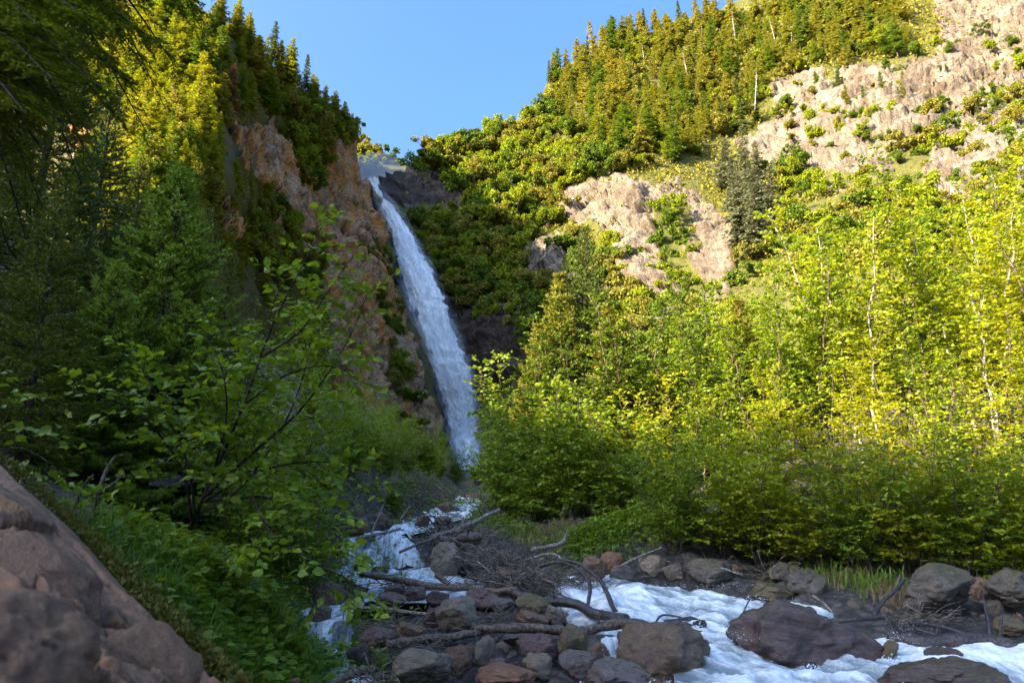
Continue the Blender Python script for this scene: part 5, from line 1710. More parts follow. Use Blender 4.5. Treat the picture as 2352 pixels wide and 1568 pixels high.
log([(1022, 1347), (1040, 1360), (1056, 1374)], [12.0, 11.8, 11.6], 6, 'log_brown', 'broken branch fork standing in the pool', 'branch', 'branch', taper=0.8, knots=2, seed=28)
log([(1190, 1345), (1225, 1380), (1262, 1402)], [11.6, 11.1, 10.6], 3.2, 'log_wet', 'dark curved branch drooping off the driftwood tangle', 'branch', 'branch', taper=0.7, seed=29)
log([(1270, 1358), (1296, 1366), (1304, 1380), (1300, 1402)], [11.2, 11.0, 10.8, 10.6], 3.6, 'log_brown', 'crooked brown branch at the end of the driftwood tangle', 'branch', 'branch', taper=0.8, knots=1, seed=30)
log([(1120, 1316), (1165, 1350), (1212, 1376)], [11.9, 11.5, 11.2], 1.8, 'log_pale', 'slender pale twig lying across the driftwood tangle', 'branch', 'branch', taper=0.5, seed=31)
log([(1100, 1352), (1150, 1362), (1200, 1374), (1228, 1392)], [11.3, 11.1, 10.9, 10.7], 1.8, 'log_brown', 'forked orange twig in front of the buried orange rock', 'branch', 'branch', taper=1.2, knots=1, seed=32)
log([(1690, 1330), (1740, 1345)], [11.8, 11.6], 2.5, 'log_pale', 'grey stick caught between the far bank boulders', 'branch', 'branch', seed=33)
log([(1905, 1395), (1930, 1412), (1950, 1432)], [10.1, 9.9, 9.7], 2.2, 'log_pale', 'pale stick slanting behind the huge purple boulder', 'branch', 'branch', seed=34)


# tangled twigs: some one by one, the rest as one mass
def twig_shape(rng, l):
    p = np.array([[-l / 2, 0, 0], [-l / 6, rng.normal() * l * .08, rng.normal() * l * .06], [l / 6, rng.normal() * l * .1, rng.normal() * l * .1], [l / 2, rng.normal() * l * .14, rng.normal() * l * .12]])
    return spline(p, 8)


TW = []
for k in range(6):
    rg = np.random.default_rng(700 + k)
    mb = MB()
    tube(mb, twig_shape(rg, 0.9), np.linspace(0.012, 0.004, 8), 5)
    TW.append(mb.mesh('twig', M[('twig', 'log_pale', 'twig', 'log_brown', 'twig', 'log_wet')[k]], True))
HEAPS = [((1185, 1345), (95, 38), 11.6, 300, 0.35), ((1060, 1240), (90, 24), 15.0, 220, 0.30), ((925, 1352), (50, 12), 12.1, 60, 0.12), ((870, 1572), (50, 22), 6.6, 60, 0.10), ((1080, 1275), (80, 16), 14.0, 120, 0.25), ((1300, 1330), (70, 18), 12.2, 80, 0.15), ((930, 1440), (110, 12), 9.1, 80, 0.08), ((1030, 1215), (60, 12), 17.5, 60, 0.15), ((1100, 1175), (60, 8), 24, 50, 0.2), ((2130, 1420), (90, 25), 9.3, 80, 0.12), ((1000, 1150), (70, 8), 25, 50, 0.2), ((1120, 1420), (150, 10), 9.6, 60, 0.06), ((900, 1150), (80, 20), 22, 60, 0.1), ((1150, 1290), (90, 16), 13.2, 130, 0.2), ((1700, 1310), (200, 14), 13, 90, 0.1), ((1000, 1500), (160, 30), 7.7, 60, 0.05)]
heap = MB()
for hi, ((hx, hy), (rx, ry), Yd, n, up) in enumerate(HEAPS):
    rg = np.random.default_rng(720 + hi)
    for k in range(int(n * 1.2)):
        a, b = np.clip(rg.normal(size=2) * 0.5, -1, 1)
        c = at_y(hx + a * rx, hy + b * ry, Yd + rg.uniform(-0.4, 0.5) * max(1, Yd / 12))
        l = rg.uniform(0.25, 0.95) * Yd / 12
        d = unit(np.array([rg.normal(), rg.normal() * 0.5, rg.normal() * 0.35 - 0.05]))
        s = perp(d, rg)
        p = np.array([c - d * l / 2, c - d * l / 6 + s * l * rg.normal() * .08, c + d * l / 6 + s * l * rg.normal() * .1, c + d * l / 2 + s * l * rg.normal() * .15 - np.array([0, 0, l * .1])])
        tube(heap, spline(p, 6), np.linspace(rg.uniform(0.004, 0.011), 0.0025, 6) * Yd / 12, 4, cap=False)
    for k in range(5):
        a, b = rg.uniform(-0.7, 0.7, 2)
        o = obj('twig', TW[int(rg.integers(6))], None, None, 'bare twig caught on top of the driftwood tangle', 'twig', 'bare twigs on the driftwood')
        o.location = at_y(hx + a * rx, hy + b * ry - 4, Yd - 0.3)
        o.rotation_euler = (rg.normal() * .3, rg.normal() * 0.35, rg.uniform(-0.9, 0.9))
        o.scale = (Yd / 12 * rg.uniform(.7, 1.2),) * 3
obj('driftwood_debris', heap.mesh('driftwood_debris', M['twig'], True), kind='stuff', label='tangled mass of dead twigs and roots lodged in the stream')

# gravel and droplets
gr = MB()
gv, gf = stone_shape(55, 2, planes=9, sharp=18, rough=0.05)
rg = np.random.default_rng(9)
for poly, n in ((BARP, 1100), (BANKP, 800), ([(700, 1050), (1010, 1080), (1010, 1160), (760, 1250)], 300)):
    for p in scatter(poly, n, n, 3):
        c = ground_hit(p[0] * 0.98, p[1] * 0.98)
        s = rg.uniform(0.02, 0.05)
        q = Euler((rg.uniform(0, 6), rg.uniform(0, 6), rg.uniform(0, 6))).to_matrix()
        gr.add((gv * s * np.array([1.2, 1, .7])) @ np.array(q).T + c - np.array([0, 0, 0.03]), None, gf)
obj('gravel', gr.mesh('gravel', STONE['brown'], True), kind='stuff', label='gravel and pebbles between the stones')
dr = MB()
tv = np.array([(1, 0, 0), (-1, 0, 0), (0, 1, 0), (0, -1, 0), (0, 0, 1), (0, 0, -1)], float)
tf = np.array([(0, 2, 4), (2, 1, 4), (1, 3, 4), (3, 0, 4), (2, 0, 5), (1, 2, 5), (3, 1, 5), (0, 3, 5)])
for (cx, cy, rx, ry, Yd, n) in ((1640, 1375, 150, 8, 11.0, 90), (1720, 1500, 40, 24, 8.0, 70), (1950, 1575, 110, 10, 6.9, 90), (880, 1300, 90, 10, 13.7, 90), (760, 1500, 40, 18, 7.8, 60), (2110, 1490, 40, 24, 8.1, 60), (1420, 1540, 24, 24, 7.6, 60)):
    for k in range(n):
        a, b = rg.normal(size=2) * 0.55
        dr.add(tv * rg.uniform(0.002, 0.006) * Yd / 9 + at_y(cx * .98 + a * rx, cy * .98 + b * ry - 4, Yd - rg.uniform(0, .4)), None, tf)
for k_, (sx, sy, w, h, *_r) in enumerate(ROCKS):
    if sy < 1380 or (sx > 2150 and sy < 1450) or (sx < 1400 and k_ != 65) or sx > 2330:
        continue
    Yd = (_r[3] or float(yrow(sy * .98 + h * .4)))
    for k in range(int(w * 1.3)):
        a = rg.uniform(-1, 1)
        yy = sy + h * (0.40 + 0.12 * (1 - a * a)) + rg.normal() * 4
        dr.add(tv * rg.uniform(0.003, 0.013) * rg.uniform(.5, 1) + at_y((sx + a * w * 0.52) * .98, yy * .98 - abs(rg.normal()) * 5, Yd - 0.12 * (1 - a * a) - 0.05 + rg.normal() * .04), None, tf)
md, nt_, o_ = new_mat('droplet')
p_ = N(nt_, 'ShaderNodeBsdfPrincipled')
p_.inputs['Base Color'].default_value = (0.82, 0.86, 0.9, 1)
p_.inputs['Roughness'].default_value = 0.2
L(nt_, p_.outputs[0], o_.inputs['Surface'])
obj('water_spray', dr.mesh('water_spray', md), kind='stuff', label='droplets thrown up by the rapids')

# ---------------------------------------------------------------- trees and bushes around the stream
def at_ground(px, Yd, dz=0.0):
    x = (px - 1176) / F * Yd / 1.03
    return np.array([x, Yd, float(ground(x, Yd)) + dz])


# alders of the sunny bank
BIG = [(1560, 14.0, .62, 'small young alder at the downstream corner of the dark hollow'), (1690, 14.2, .74, 'young alder above the squarish shaded bank stone'), (1800, 14.0, .80, 'alder rooted above the mossy giant boulder'), (1925, 13.4, .84, 'alder behind the rough pitted boulder'), (2060, 13.0, .86, 'alder overhanging the crooked leaning branch'),
       (2190, 12.6, .88, 'alder above the massive undercut boulder'), (2330, 12.4, .92, 'alder above the great grey bank boulder'), (2480, 12.0, .95, 'alder at the very end of the sunny bank'),
       (1640, 18.5, .80, 'slim alder between the hollow and the tall alders'), (1780, 18.0, .98, 'taller alder in the second row above the mossy boulder'), (1900, 18.0, 1.08, 'tall alder in the second row left of the white stems'), (2020, 17.5, 1.12, 'tall alder with pale stems in the second row'), (2160, 17.0, 1.15, 'tallest alder of the sunny bank'), (2300, 16.5, 1.15, 'tall alder with slanting white stem'), (2450, 16.5, 1.15, 'tall alder closing the second row')]
for k, (px, Yd, s, lab) in enumerate(BIG):
    plant(PRO['pale'][0] if k in (11, 13) else PRO['big'][(k * 4 + k // 3) % 9], 'alder_tree', lab, 'tree', at_ground(px, Yd), k * 1.9, s * (0.62 if Yd < 15 else 0.95), 'alders of the sunny bank')
for k, (px, Yd, s) in enumerate(((1760, 25, 1.0), (1870, 26, 1.05), (1990, 25, 1.1), (2110, 24, 1.15), (2240, 23, 1.2), (2370, 22, 1.2), (1830, 33, 1.2), (1960, 33, 1.3), (2100, 32, 1.3), (2260, 31, 1.35), (2400, 30, 1.35))):
    plant(PRO['big'][(k * 5) % 9], 'alder_tree', 'alder in the crowded sunlit rows behind the bank', 'tree', at_ground(px, Yd), k * 2.3, s, 'alders crowded behind the bank')
BUSH = [(1545, 13.2, .70, 'low bush hanging over the tan rounded boulder'), (1640, 13.3, .80, 'bush overhanging the dark tucked boulder'), (1740, 13.2, .85, 'bush sprawling left of the mossy giant boulder'), (1850, 12.8, .8, 'bush leaning out over the grey flat topped stone'), (1960, 12.2, .78, 'bush above the twig littered bank'), (2080, 11.7, .80, 'bush trailing toward the crooked branch'), (2200, 11.2, .78, 'bush spilling over the undercut boulder'), (2310, 10.9, .80, 'bush spilling between the two greatest bank boulders'), (2420, 10.6, .85, 'bush spilling over the great grey boulder')]
for k, (px, Yd, s, lab) in enumerate(BUSH):
    plant(PRO['bush'][(k * 5 + 2) % 6], 'bush', lab, 'bush', at_ground(px, Yd, 0.0), k * 1.3, s, 'bushes leaning over the far bank')

# thicket in the middle, partly shaded
MIDS = [('fine', 1165, 22.0, 1.10, 'dense small leaved bush beside the foot of the waterfall'), ('fine', 1240, 19.5, 1.05, 'dense dark bush above the slanting pale trunk'), ('fine', 1330, 18.5, 1.05, 'small leaved bush over the dead grass bank'), ('fine', 1420, 18.0, 1.05, 'bush with bare stems beside the dark hollow'), ('fine', 1165, 27.0, 1.5, 'yellow topped bush rising beside the waterfall foot'), ('bush', 1500, 19.0, 1.10, 'sunlit bush behind the dark hollow'),
        ('fine', 1290, 23.0, 1.25, 'bush in the second rank above the dead grass bank'), ('fine', 1400, 23.0, 1.3, 'bush in the second rank behind the bare stems'), ('deep', 1500, 23.0, 1.0, 'broadleaf tree dark against the pale lower cliff'), ('deep', 1630, 23.0, 1.0, 'crooked broadleaf tree before the pale cliff strip'), ('big', 1700, 26.0, 1.05, 'bushy crowned tree at the edge of the sunny alders'), ('bush', 1560, 23.0, 1.3, 'bush filling the gap before the crooked tree'), ('deep', 1262, 22.0, .92, 'broadleaf tree between waterfall bush and sunlit spruce'), ('deep', 1440, 22.0, 1.08, 'full crowned broadleaf tree beside the spiky spruce'), ('deep', 1330, 21.0, .78, 'low forked broadleaf tree in front of the spruces'), ('deep', 1555, 22.0, .88, 'leafy tree before the pale lower cliff')]
for k, (pk, px, Yd, s, lab) in enumerate(MIDS):
    plant(PRO[pk][(k * 3) % len(PRO[pk])], 'bush' if pk not in ('big', 'deep') else 'broadleaf_tree', lab, 'bush' if pk not in ('big', 'deep') else 'tree', at_ground(px, Yd), k * 1.1, s, None)
CON = [('sunfir', 1295, 24.0, 1.35, 'sunlit spruce rising left of the spiky tall one'), ('spruce', 1362, 25.0, 1.45, 'tall spiky spruce in front of the pale cliff'), ('sunfir', 1410, 23.0, 1.05, 'shorter spruce under the spiky tall one'), ('sunfir', 1240, 23.0, 1.0, 'small spruce by the waterfall side of the thicket'), ('sunfir', 1735, 24.0, 1.0, 'brownish spruce squeezed between alders')]
for k, (pk, px, Yd, s, lab) in enumerate(CON):
    plant(PRO[pk][0], 'spruce_tree', lab, 'tree', at_ground(px, Yd), k * 2.2, s, None)
# bushes on the other side of the upper cascade
for k, (px, Yd, s, lab) in enumerate(((800, 34, .62, 'bush at the foot of the orange cliff nearest the shrub'), (870, 38, .72, 'bush under the green cleft of the cliff'), (930, 40, .72, 'rounded bush in front of the cliff foot'), (990, 40, .8, 'bush beside the foot of the waterfall, cliff side'), (1045, 41, .68, 'last bush before the waterfall foot'), (905, 31, .6, 'low dark bush above the upper cascade'), (980, 31, .6, 'low bush overhanging the head of the cascade'), (840, 27, .55, 'bush behind the orange boulder'), (1095, 44, .75, 'pale little bush below the waterfall'), (760, 24, .6, 'bush across the side channel'), (700, 28, .8, 'bush in the shade behind the leafy alder'))):
    plant(PRO['fine'][k % 2], 'bush', lab, 'bush', at_ground(px, Yd), k * 1.7, s, None)

for k, (px, Yd, s, lab) in enumerate(((575, 9.0, .55, 'low bush right behind the leafy alder stem'), (650, 10.0, .6, 'low bush over the dark brown boulder'), (700, 12.0, .62, 'bush over the near end of the pool'), (640, 13.5, .75, 'bush behind the small curtain of water, near bank'), (735, 15.5, .6, 'bush on the near lip of the small curtain'), (800, 19.0, .65, 'bush hanging over the orange boulder'), (850, 23.0, .7, 'bush beside the driftwood of the upper cascade'), (560, 16, .9, 'bush in deep shade beyond the leafy alder'), (500, 11, .6, 'bush in deep shade beside the fir foot'), (885, 22, .42, 'small bush on the bank under the orange cliff'), (930, 26, .48, 'small bush above the driftwood of the upper cascade'), (965, 31, .5, 'rounded small bush at the bend of the cascade'), (860, 26, .5, 'small bush behind the stones of the upper bank'), (1010, 36, .5, 'small bush where the stream comes into view'), (800, 21, .5, 'small bush behind the orange boulder bank'), (905, 19, .3, 'tiny bush beside the leaning splinter'))):
    plant(PRO['fine'][(k + 1) % 2], 'bush', lab, 'bush', at_ground(px, Yd), k * 2.1, s, None)
# shaded conifers on the near left bank
plant(PRO['fir'][0], 'fir_tree', 'young fir with bright green branch tips in the shade', 'tree', at_ground(318, 10.0, -0.2), 0.5, 1.08)
for k, (pk, ix, px, Yd, s, lab) in enumerate((('spruce', 0, 110, 13.0, 1.05, 'dark spruce behind the bright tipped fir'), ('spruce', 1, 215, 14.5, .98, 'slender dark conifer showing between fir and spruce'), ('spruce', 0, -40, 10.0, 1.1, 'blackish spruce at the edge beside the outcrop'), ('spruce', 1, 470, 14.0, .78, 'small shaded conifer behind the leafy alder'), ('spruce', 1, 20, 7.5, .62, 'low dark conifer above the red outcrop'), ('fir', 0, 190, 8.6, .62, 'small fir in front of the dark spruces'), ('spruce', 0, 400, 17.0, .8, 'dark conifer right behind the fir'), ('fir', 0, 560, 12.5, .55, 'low fir glimpsed through the leafy alder'), ('spruce', 1, -160, 15, 1.3, 'dark spruce partly outside the view'))):
    plant(PRO[pk][ix], 'fir_tree' if pk == 'fir' else 'shaded_spruce', lab, 'tree', at_ground(px, Yd, -0.2), k * 1.4 + .3, s)


# hemlock whose boughs hang in from above
def hemlock():
    rng = np.random.default_rng(77)
    root = np.array([-3.3, 3.4, 0.0])
    t = thing('hemlock_tree', 'near hemlock whose dark blurred boughs hang across the upper corner', 'tree', root)
    w = MB()
    tube(w, spline([(0, 0, 0.4), (0.02, 0.05, 3), (-0.05, 0, 6), (0, 0.05, 9)], 10), np.linspace(0.17, 0.05, 10), 9, rough=0.1)
    obj('trunk', w.mesh('trunk', M['bark_dark'], True), t)
    tips = [(470, 55, 4.6), (420, 20, 3.4), (480, 100, 5.2), (350, 90, 3.0), (420, 175, 4.4), (300, 190, 3.0), (340, 310, 4.6), (265, 265, 3.2), (230, 200, 2.5), (210, 370, 4.2), (160, 300, 2.8), (190, 430, 4.8), (120, 380, 3.2), (120, 180, 2.2), (60, 260, 2.4), (300, -30, 2.6), (200, 40, 2.3), (90, 60, 2.1), (400, -60, 4.5), (500, -20, 5.6), (100, 480, 4.0), (40, 430, 3.0), (230, 120, 3.6), (150, 100, 3.2), (30, 140, 2.8), (330, 150, 3.9), (270, 60, 3.3), (60, 550, 4.4), (380, 250, 5.2), (20, 340, 3.4), (180, 230, 3.8), (90, 300, 3.9), (10, 30, 2.6), (440, 0, 4.0), (150, 10, 2.9)]
    for k, (px, py, Yd) in enumerate(tips):
        tip = at_y(px, py, Yd) - root
        h = tip[2] + 0.35 + 0.25 * np.linalg.norm(tip[:2]) * rng.uniform(0.7, 1.3)
        p0 = np.array([0, 0.02, h])
        mid = p0 + (tip - p0) * 0.5 + np.array([0, 0, 0.22])
        B = spline([p0, mid, tip], 12)
        bw, bl = MB(), MB()
        tube(bw, B, np.linspace(0.018, 0.003, 12), 5, cap=False)
        d = unit(tip - p0)
        side = unit(np.cross(d, np.array([0, 0, 1.0])))
        NB, ND, NS = [], [], []
        Lb = np.linalg.norm(tip - p0)
        nb = int(Lb / 0.06)
        for q in range(nb):
            g = 0.15 + 0.85 * (q + rng.uniform(.2, .8)) / nb
            kk = min(int(g * 11), 10)
            q0 = B[kk] + (B[kk + 1] - B[kk]) * (g * 11 - kk)
            sd = unit(d * 0.7 + side * (1 if q % 2 else -1) * 0.8 + np.array([0, 0, rng.uniform(-.5, 0.0)]))
            sl = (0.42 * (1 - g) + 0.13) * rng.uniform(.6, 1.2)
            A = np.array([q0, q0 + sd * sl * .5, q0 + sd * sl + np.array([0, 0, -.18 * sl])])
            tube(bw, A, np.array([.003, .002, .001]), 3, cap=False)
            subs = [A]
            for e in (.3, .5, .7, .85):
                r0 = q0 + sd * sl * e
                for sg in (-1, 1):
                    s2 = unit(np.cross(sd, np.array([0, 0, 1.0]))) * sg
                    subs.append(np.array([r0, r0 + unit(sd * .9 + s2 * .8 + np.array([0, 0, -.2])) * sl * .4 * (1.1 - e)]))
            for S in subs:
                n = max(4, int(np.linalg.norm(S[-1] - S[0]) / 0.006))
                u = rng.uniform(0, 1, n)
                gi = u * (len(S) - 1)
                ki = np.minimum(gi.astype(int), len(S) - 2)
                NB.append(S[ki] + (S[ki + 1] - S[ki]) * (gi - ki)[:, None])
                ax = unit(S[-1] - S[0])
                la = unit(np.cross(ax, np.array([0, 0, 1.0])))
                ND.append(ax * 0.5 + la * rng.choice([-1, 1], n)[:, None] + rng.normal(size=(n, 3)) * .25)
                NS.append(rng.uniform(0.018, 0.034, n))
        NB, ND, NS = np.concatenate(NB), np.concatenate(ND), np.concatenate(NS)
        leaves(bl, NB, ND, np.array([0, 0, 1.0]) + rng.normal(size=NB.shape) * .3, NS, 'quad', 0, 0.42)
        b = obj('branch', bw.mesh('branch', M['bark_dark'], True), t)
        obj('needles', bl.mesh('needles', M['needle_hemlock']), b)


hemlock()


# leafy alder leaning over the left bank, its nearest leaves one by one
def local_stems(paths, root):
    out = []
    for path in paths:
        p = np.array(path, float)
        out.append(spline(at_y(p[:, 0], p[:, 1], p[:, 2]) - root, 14))
    return out


leaf_one = MB()
leaves(leaf_one, [(0, 0, 0)], [(0, 1, 0)], [(0, 0, 1)], [1.0], 'leaf')
LEAF1 = {m: leaf_one.mesh('leaf', M[m]) for m in ('leaf_alder', 'leaf_bank', 'leaf_sun')}


def single_leaves(parent, sel, mat):
    for b, d, n, s in zip(*sel):
        d = d / np.linalg.norm(d)
        x = np.cross(d, n); x /= np.linalg.norm(x)
        z = np.cross(x, d)
        o = obj('leaf', LEAF1[mat], parent)
        o.matrix_local = Matrix(((x[0] * s, d[0] * s, z[0] * s, b[0]), (x[1] * s, d[1] * s, z[1] * s, b[1]), (x[2] * s, d[2] * s, z[2] * s, b[2]), (0, 0, 0, 1)))


root = at_y(435, 1195, 7.2)
paths = [[(435, 1215, 7.2), (490, 1090, 7.1), (560, 930, 7.0), (620, 760, 6.9), (690, 620, 6.8), (750, 500, 6.8)],
         [(440, 1205, 7.2), (420, 1080, 6.9), (330, 960, 6.6), (200, 900, 6.3), (110, 930, 6.1)],
         [(450, 1200, 7.2), (430, 1060, 6.8), (370, 930, 6.5), (310, 800, 6.4)],
         [(470, 1140, 7.1), (580, 1040, 7.1), (700, 930, 7.1), (800, 780, 7.1), (850, 660, 7.2)],
         [(470, 1150, 7.1), (600, 1080, 7.0), (740, 1060, 6.9), (860, 1090, 6.8)],
         [(450, 1180, 7.2), (580, 1140, 6.8), (700, 1170, 6.6), (800, 1240, 6.5)],
         [(560, 930, 7.0), (660, 860, 6.8), (760, 840, 6.7), (830, 880, 6.6)],
         [(600, 820, 6.9), (690, 760, 7.0), (760, 660, 7.1), (800, 600, 7.2)],
         [(490, 1090, 7.1), (520, 960, 6.5), (510, 850, 6.3), (470, 760, 6.3)],
         [(580, 1140, 6.8), (620, 1220, 6.3), (720, 1290, 6.1), (810, 1340, 6.1), (850, 1410, 6.2)],
         [(470, 1150, 7.1), (540, 1130, 7.6), (640, 1000, 7.8), (700, 850, 7.8), (720, 700, 7.8)]]
w, c, sel = grow_leafy(local_stems(paths, root), 501, 0.108, 0.115, 0.75, 0.34, 0.05, droop=0.35, tfrom=0.22, srad=0.026, keep_leaves=290)
t = thing('leafy_alder', 'leafy alder shrub leaning from the shaded near bank across the cliff', 'shrub', root)
obj('trunk', w.mesh('trunk', M['bark_dark'], True), t)
obj('crown', c.mesh('crown', M['leaf_alder']), t)
single_leaves(t, sel, 'leaf_alder')
# its catkins
rgc = np.random.default_rng(31)
for k in range(26):
    px, py = rgc.uniform(640, 860), rgc.uniform(1230, 1430)
    b = MB()
    q = at_y(px, py, rgc.uniform(6.0, 6.3)) - root
    tube(b, np.array([q, q + np.array([.004, 0, -.02]), q + np.array([.0, 0, -.055])]), np.array([.004, .0065, .003]), 5)
    obj('catkin', b.mesh('catkin', M['catkin'], True), t)
# twigs with leaves entering at the far side of the fir
root2 = at_y(10, 1010, 5.4)
w, c, sel = grow_leafy(local_stems([[(-120, 1120, 5.4), (20, 1030, 5.3), (110, 1060, 5.2), (170, 1130, 5.2)], [(-100, 1090, 5.4), (0, 950, 5.3), (60, 900, 5.3)]], root2), 502, 0.085, 0.16, 0.4, 0.25, 0.06, tfrom=0.15, srad=0.016, keep_leaves=60)
t = thing('leafy_sapling', 'thin sapling with round leaves drooping above the red outcrop', 'shrub', root2)
obj('trunk', w.mesh('trunk', M['bark_dark'], True), t)
obj('crown', c.mesh('crown', M['leaf_bank']), t)
single_leaves(t, sel, 'leaf_bank')


# bank plants: broad lobed leaves and nettle-like stems
def lobed():
    pts = [(0, 0), (.16, .04), (.42, .10), (.30, .28), (.52, .46), (.28, .55), (.22, .72), (0, 1.0)]
    v = [(0, 0.45, 0.03)] + [(x, y, 0.06 - 0.25 * abs(x) - 0.10 * y * y) for x, y in pts] + [(-x, y, 0.06 - 0.25 * abs(x) - 0.10 * y * y) for x, y in pts[::-1][1:-1]]
    n = len(v) - 1
    mb = MB()
    mb.add(v, None, [(0, 1 + i, 1 + (i + 1) % n) for i in range(n)])
    return mb.mesh('leaf', M['leaf_bank'])


LOBED = lobed()


def bank_plant(px, Yd, h, nst, nleaf, leaf, label, flower=False, seed=0, dz=0.0):
    rng = np.random.default_rng(seed + int(px))
    p = at_ground(px, Yd, dz)
    t = thing('leafy_plant', label, 'plant', p, group='leafy plants of the near bank')
    w = MB()
    for s in range(nst):
        a = rng.uniform(0, 6.28)
        S = spline([(0, 0, -0.05), (math.cos(a) * .08 * h, math.sin(a) * .08 * h, h * .5), (math.cos(a) * .34 * h, math.sin(a) * .34 * h - .05, h * rng.uniform(.75, 1.05))], 7)
        tube(w, S, np.linspace(0.006, 0.002, 7), 5, cap=False)
        for k in range(nleaf):
            g = 0.25 + 0.75 * (k + rng.uniform(.2, .8)) / nleaf
            q = S[min(int(g * 6), 5)] + (S[min(int(g * 6), 5) + 1] - S[min(int(g * 6), 5)]) * (g * 6 - min(int(g * 6), 5))
            az = k * 2.4 + rng.normal() * .3
            d = unit(np.array([math.cos(az), math.sin(az) - 0.25, rng.uniform(-.35, .25)]))
            pet = q + d * leaf * 0.4
            tube(w, np.array([q, pet]), np.array([.0025, .0015]), 3, cap=False)
            sz = leaf * rng.uniform(.65, 1.15)
            x = unit(np.cross(d, np.array([0, 0, 1.0]) + rng.normal(size=3) * .25))
            z = np.cross(x, d)
            o = obj('leaf', LOBED, t)
            o.matrix_local = Matrix(((x[0] * sz, d[0] * sz, z[0] * sz, pet[0]), (x[1] * sz, d[1] * sz, z[1] * sz, pet[1]), (x[2] * sz, d[2] * sz, z[2] * sz, pet[2]), (0, 0, 0, 1)))
        if flower and s == 0:
            f = MB()
            tipv = S[-1]
            for a2 in np.arange(5) * 1.2566:
                leaves(f, [tipv], [(math.cos(a2), math.sin(a2) - .4, .25)], [(0, -.5, 1)], [0.032], 'quad', 0, 1.3)
            obj('flower', f.mesh('flower', M['flower']), t)
    obj('stem', w.mesh('stem', M['grass'], True), t)


BANK = [(420, 4.9, .42, 4, 6, .10, 'round leaved plant just beyond the mossy outcrop edge', 0), (470, 4.6, .40, 4, 6, .11, 'plant with one bluish broad leaf above the grass', 0), (540, 4.7, .46, 4, 7, .11, 'broad leaved plant in the middle of the grassy bank', 0), (600, 5.2, .50, 4, 7, .11, 'tall leafy plant above the dry straw', 0), (655, 5.4, .52, 4, 7, .10, 'leafy plant with a pink flower over the water edge', 1), (690, 5.5, .42, 4, 7, .09, 'leafy plant trailing to the narrow arm of water', 0),
        (560, 4.1, .36, 4, 6, .10, 'lobed leaf plant below the dry straw', 0), (620, 4.5, .36, 4, 7, .10, 'lobed leaf plant hanging above the bottom corner of the bank', 0), (680, 4.7, .36, 4, 7, .09, 'lobed leaf plant with a pink flower low by the pool', 1), (600, 3.8, .30, 3, 6, .09, 'lowest lobed plant of the bank', 0), (670, 4.1, .28, 3, 6, .08, 'small plant at the bottom by the dry stems', 0), (715, 5.0, .30, 3, 6, .08, 'small plant overhanging the narrow pool', 0), (380, 6.0, .35, 3, 6, .08, 'pale young plant in the shade beside twisted roots', 0), (220, 5.0, .4, 2, 5, .07, 'thin stemmed plant standing on the mossy edge', 0)]
BANK += [(470, 6.0, .5, 4, 7, .10, 'leafy plant at the foot of the alder stem'), (530, 6.4, .5, 4, 7, .10, 'leafy plant under the lowest alder branch'), (590, 6.3, .5, 4, 7, .10, 'tall plant between the alder and the water'), (640, 6.8, .5, 4, 7, .10, 'leafy plant above the little step of water'), (690, 7.0, .45, 4, 7, .10, 'plant leaning out beside the little step of water'), (560, 7.4, .5, 4, 6, .10, 'shaded plant behind the alder foot'), (640, 8.0, .5, 4, 6, .10, 'shaded plant by the dark brown boulder'), (520, 5.5, .45, 4, 7, .11, 'plant rising out of the densest grass'), (630, 5.0, .42, 4, 7, .10, 'plant above the lobed leaves of the bank'), (700, 6.2, .38, 4, 6, .09, 'plant drooping over the foaming arm'), (600, 5.7, .45, 4, 7, .10, 'plant beside the tallest grass'), (330, 5.6, .4, 3, 6, .09, 'plant at the upper end of the grassy bank')]
for k, (px, Yd, h, ns, nl, lf, lab, *fl) in enumerate(BANK):
    fl = fl[0] if fl else 0
    bank_plant(px, Yd, h, ns, nl, lf, lab, bool(fl), k)


# grass on the near bank, dry straw at its foot, weeds on the far bank
def tufts(name, spots, mat, label, hlo, hhi, wd, bend=0.5, seed=0):
    rng = np.random.default_rng(seed)
    mb = MB()
    for (px, Yd, r, n) in spots:
        c = at_ground(px, Yd)
        for k in range(n):
            x, y = c[0] + rng.normal() * r, c[1] + rng.normal() * r
            z = float(ground(x, y)) - 0.02
            a = rng.uniform(0, 6.28)
            h = rng.uniform(hlo, hhi)
            d = np.array([math.cos(a), math.sin(a), 0])
            s = np.array([-d[1], d[0], 0]) * wd * rng.uniform(.6, 1.2)
            b = bend * h * rng.uniform(.3, 1.3)
            ts = (0, .4, .75, 1.0)
            P = [np.array([x, y, z]) + d * b * q * q + np.array([0, 0, h * (q - .35 * q ** 3 * min(1.2, b / h * 2))]) for q in ts]
            v = [P[0] - s, P[0] + s, P[1] - s * .9, P[1] + s * .9, P[2] - s * .6, P[2] + s * .6, P[3]]
            mb.add(v, [(0, 1, 3, 2), (2, 3, 5, 4)], [(4, 5, 6)])
    obj(name, mb.mesh(name, M[mat]), kind='stuff', label=label)


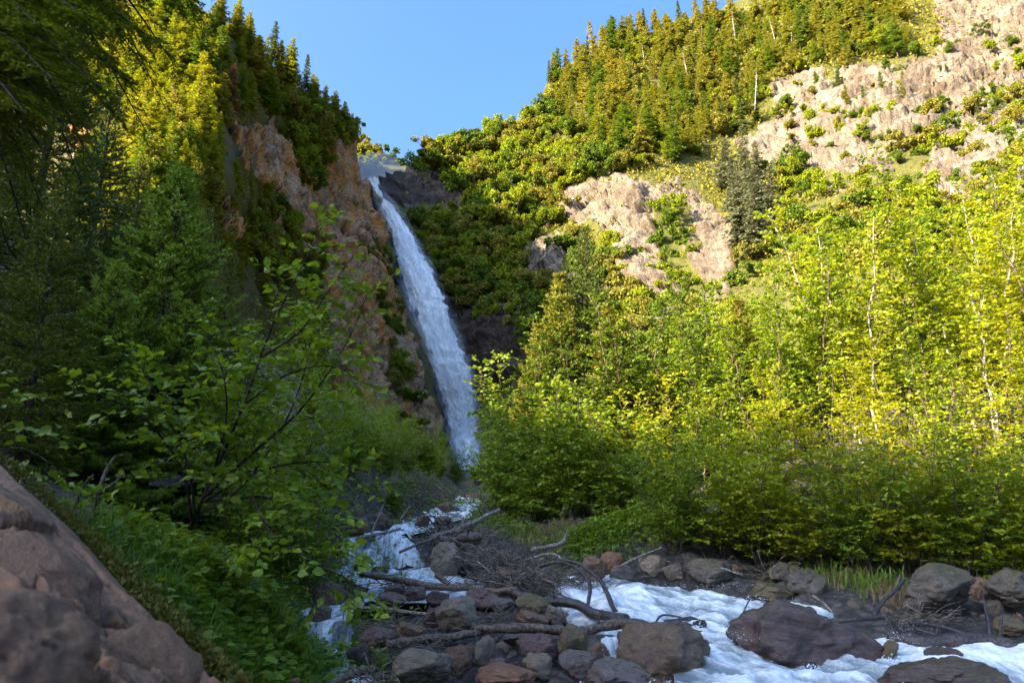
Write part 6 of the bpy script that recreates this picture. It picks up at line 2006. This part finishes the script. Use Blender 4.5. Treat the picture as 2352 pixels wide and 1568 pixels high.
tufts('grass', [(300, 5.6, .28, 420), (380, 5.4, .32, 520), (460, 5.2, .35, 520), (540, 5.3, .35, 420), (620, 5.6, .3, 320), (690, 5.6, .25, 300), (650, 4.6, .3, 300), (720, 5.2, .16, 260), (690, 4.4, .18, 260), (600, 7.0, .5, 500), (680, 7.5, .4, 400), (640, 9.0, .6, 400), (520, 6.4, .4, 400), (690, 6.6, .2, 300), (240, 5.3, .25, 260), (560, 4.4, .3, 220)], 'grass', 'long green grass of the near bank', .22, .55, .0045, .7, 1)
tufts('straw', [(420, 4.3, .2, 200), (500, 4.0, .2, 260), (560, 3.6, .18, 260), (620, 3.5, .15, 200), (330, 4.6, .2, 160)], 'straw', 'dry straw hanging at the foot of the grassy bank', .15, .4, .003, 1.1, 2)
tufts('grass', [(1190, 16.5, .35, 260), (1130, 19, .5, 260), (1250, 15.8, .3, 160), (1400, 14.6, .5, 420), (1480, 14.8, .4, 320), (1350, 14.6, .4, 260), (1870, 12.4, .4, 240), (1990, 11.0, .25, 200), (1560, 14.5, .3, 200)], 'leaf_bank', 'weeds and grass at the foot of the far bank bushes', .12, .42, .012, .7, 3)
tufts('straw', [(1250, 16.2, .3, 260), (1300, 16.0, .3, 260), (2030, 10.4, .2, 220), (1240, 14.8, .3, 120), (1900, 11.6, .3, 100)], 'straw', 'dead grass below the middle thicket', .2, .5, .005, .9, 4)
# leafy weeds on the far bank
wd = MB()
rg = np.random.default_rng(66)
for (px, Yd, r, n) in ((1400, 14.6, .55, 900), (1470, 14.6, .5, 800), (1340, 14.4, .4, 500), (1520, 15, .4, 400), (1150, 20, .6, 500), (1110, 24, .8, 500), (1200, 17, .3, 200), (2280, 11.0, .3, 200), (560, 7.0, .6, 1500), (650, 7.5, .5, 1300), (620, 6.0, .4, 1200), (480, 6.4, .5, 1200), (620, 9.5, .8, 1500), (700, 11.5, .8, 1200), (740, 14, .9, 1200), (820, 19, 1.2, 1200), (880, 23, 1.4, 1500), (950, 29, 1.8, 1500), (1010, 36, 2.0, 900), (700, 6.0, .25, 700), (560, 5.2, .4, 1000), (680, 5.0, .3, 800)):
    c = at_ground(px, Yd)
    x, y = c[0] + rg.normal(size=n) * r, c[1] + rg.normal(size=n) * r
    z = ground(x, y) + rg.uniform(0.02, .28, n)
    d = unit(rg.normal(size=(n, 3)) * np.array([1, 1, .35]))
    leaves(wd, np.stack([x, y, z], -1), d, np.array([0, 0, 1.0]) + rg.normal(size=(n, 3)) * .35, rg.uniform(.06, .13, n), 'leaf', 0, .9)
obj('weeds', wd.mesh('weeds', M['leaf_alder']), kind='stuff', label='low green weeds along the far bank')
# bare roots under the fir
for k, (pts, r) in enumerate((([(225, 1180, 6.2), (232, 1120, 6.1), (245, 1080, 6.2), (262, 1050, 6.4)], 6), ([(170, 1170, 6.2), (190, 1120, 6.2), (215, 1090, 6.2)], 5), ([(232, 1130, 6.1), (262, 1110, 6.0), (285, 1085, 6.2)], 4))):
    p = np.array(pts)
    log(p[:, :2], p[:, 2], r, 'bark', ('tallest crooked bare stem in the dark under the fir', 'shorter crooked stem nearest the outcrop', 'side shoot of bare wood in the dark under the fir')[k], 'bare_stem', 'branch', taper=.5, src=False, seed=60 + k)
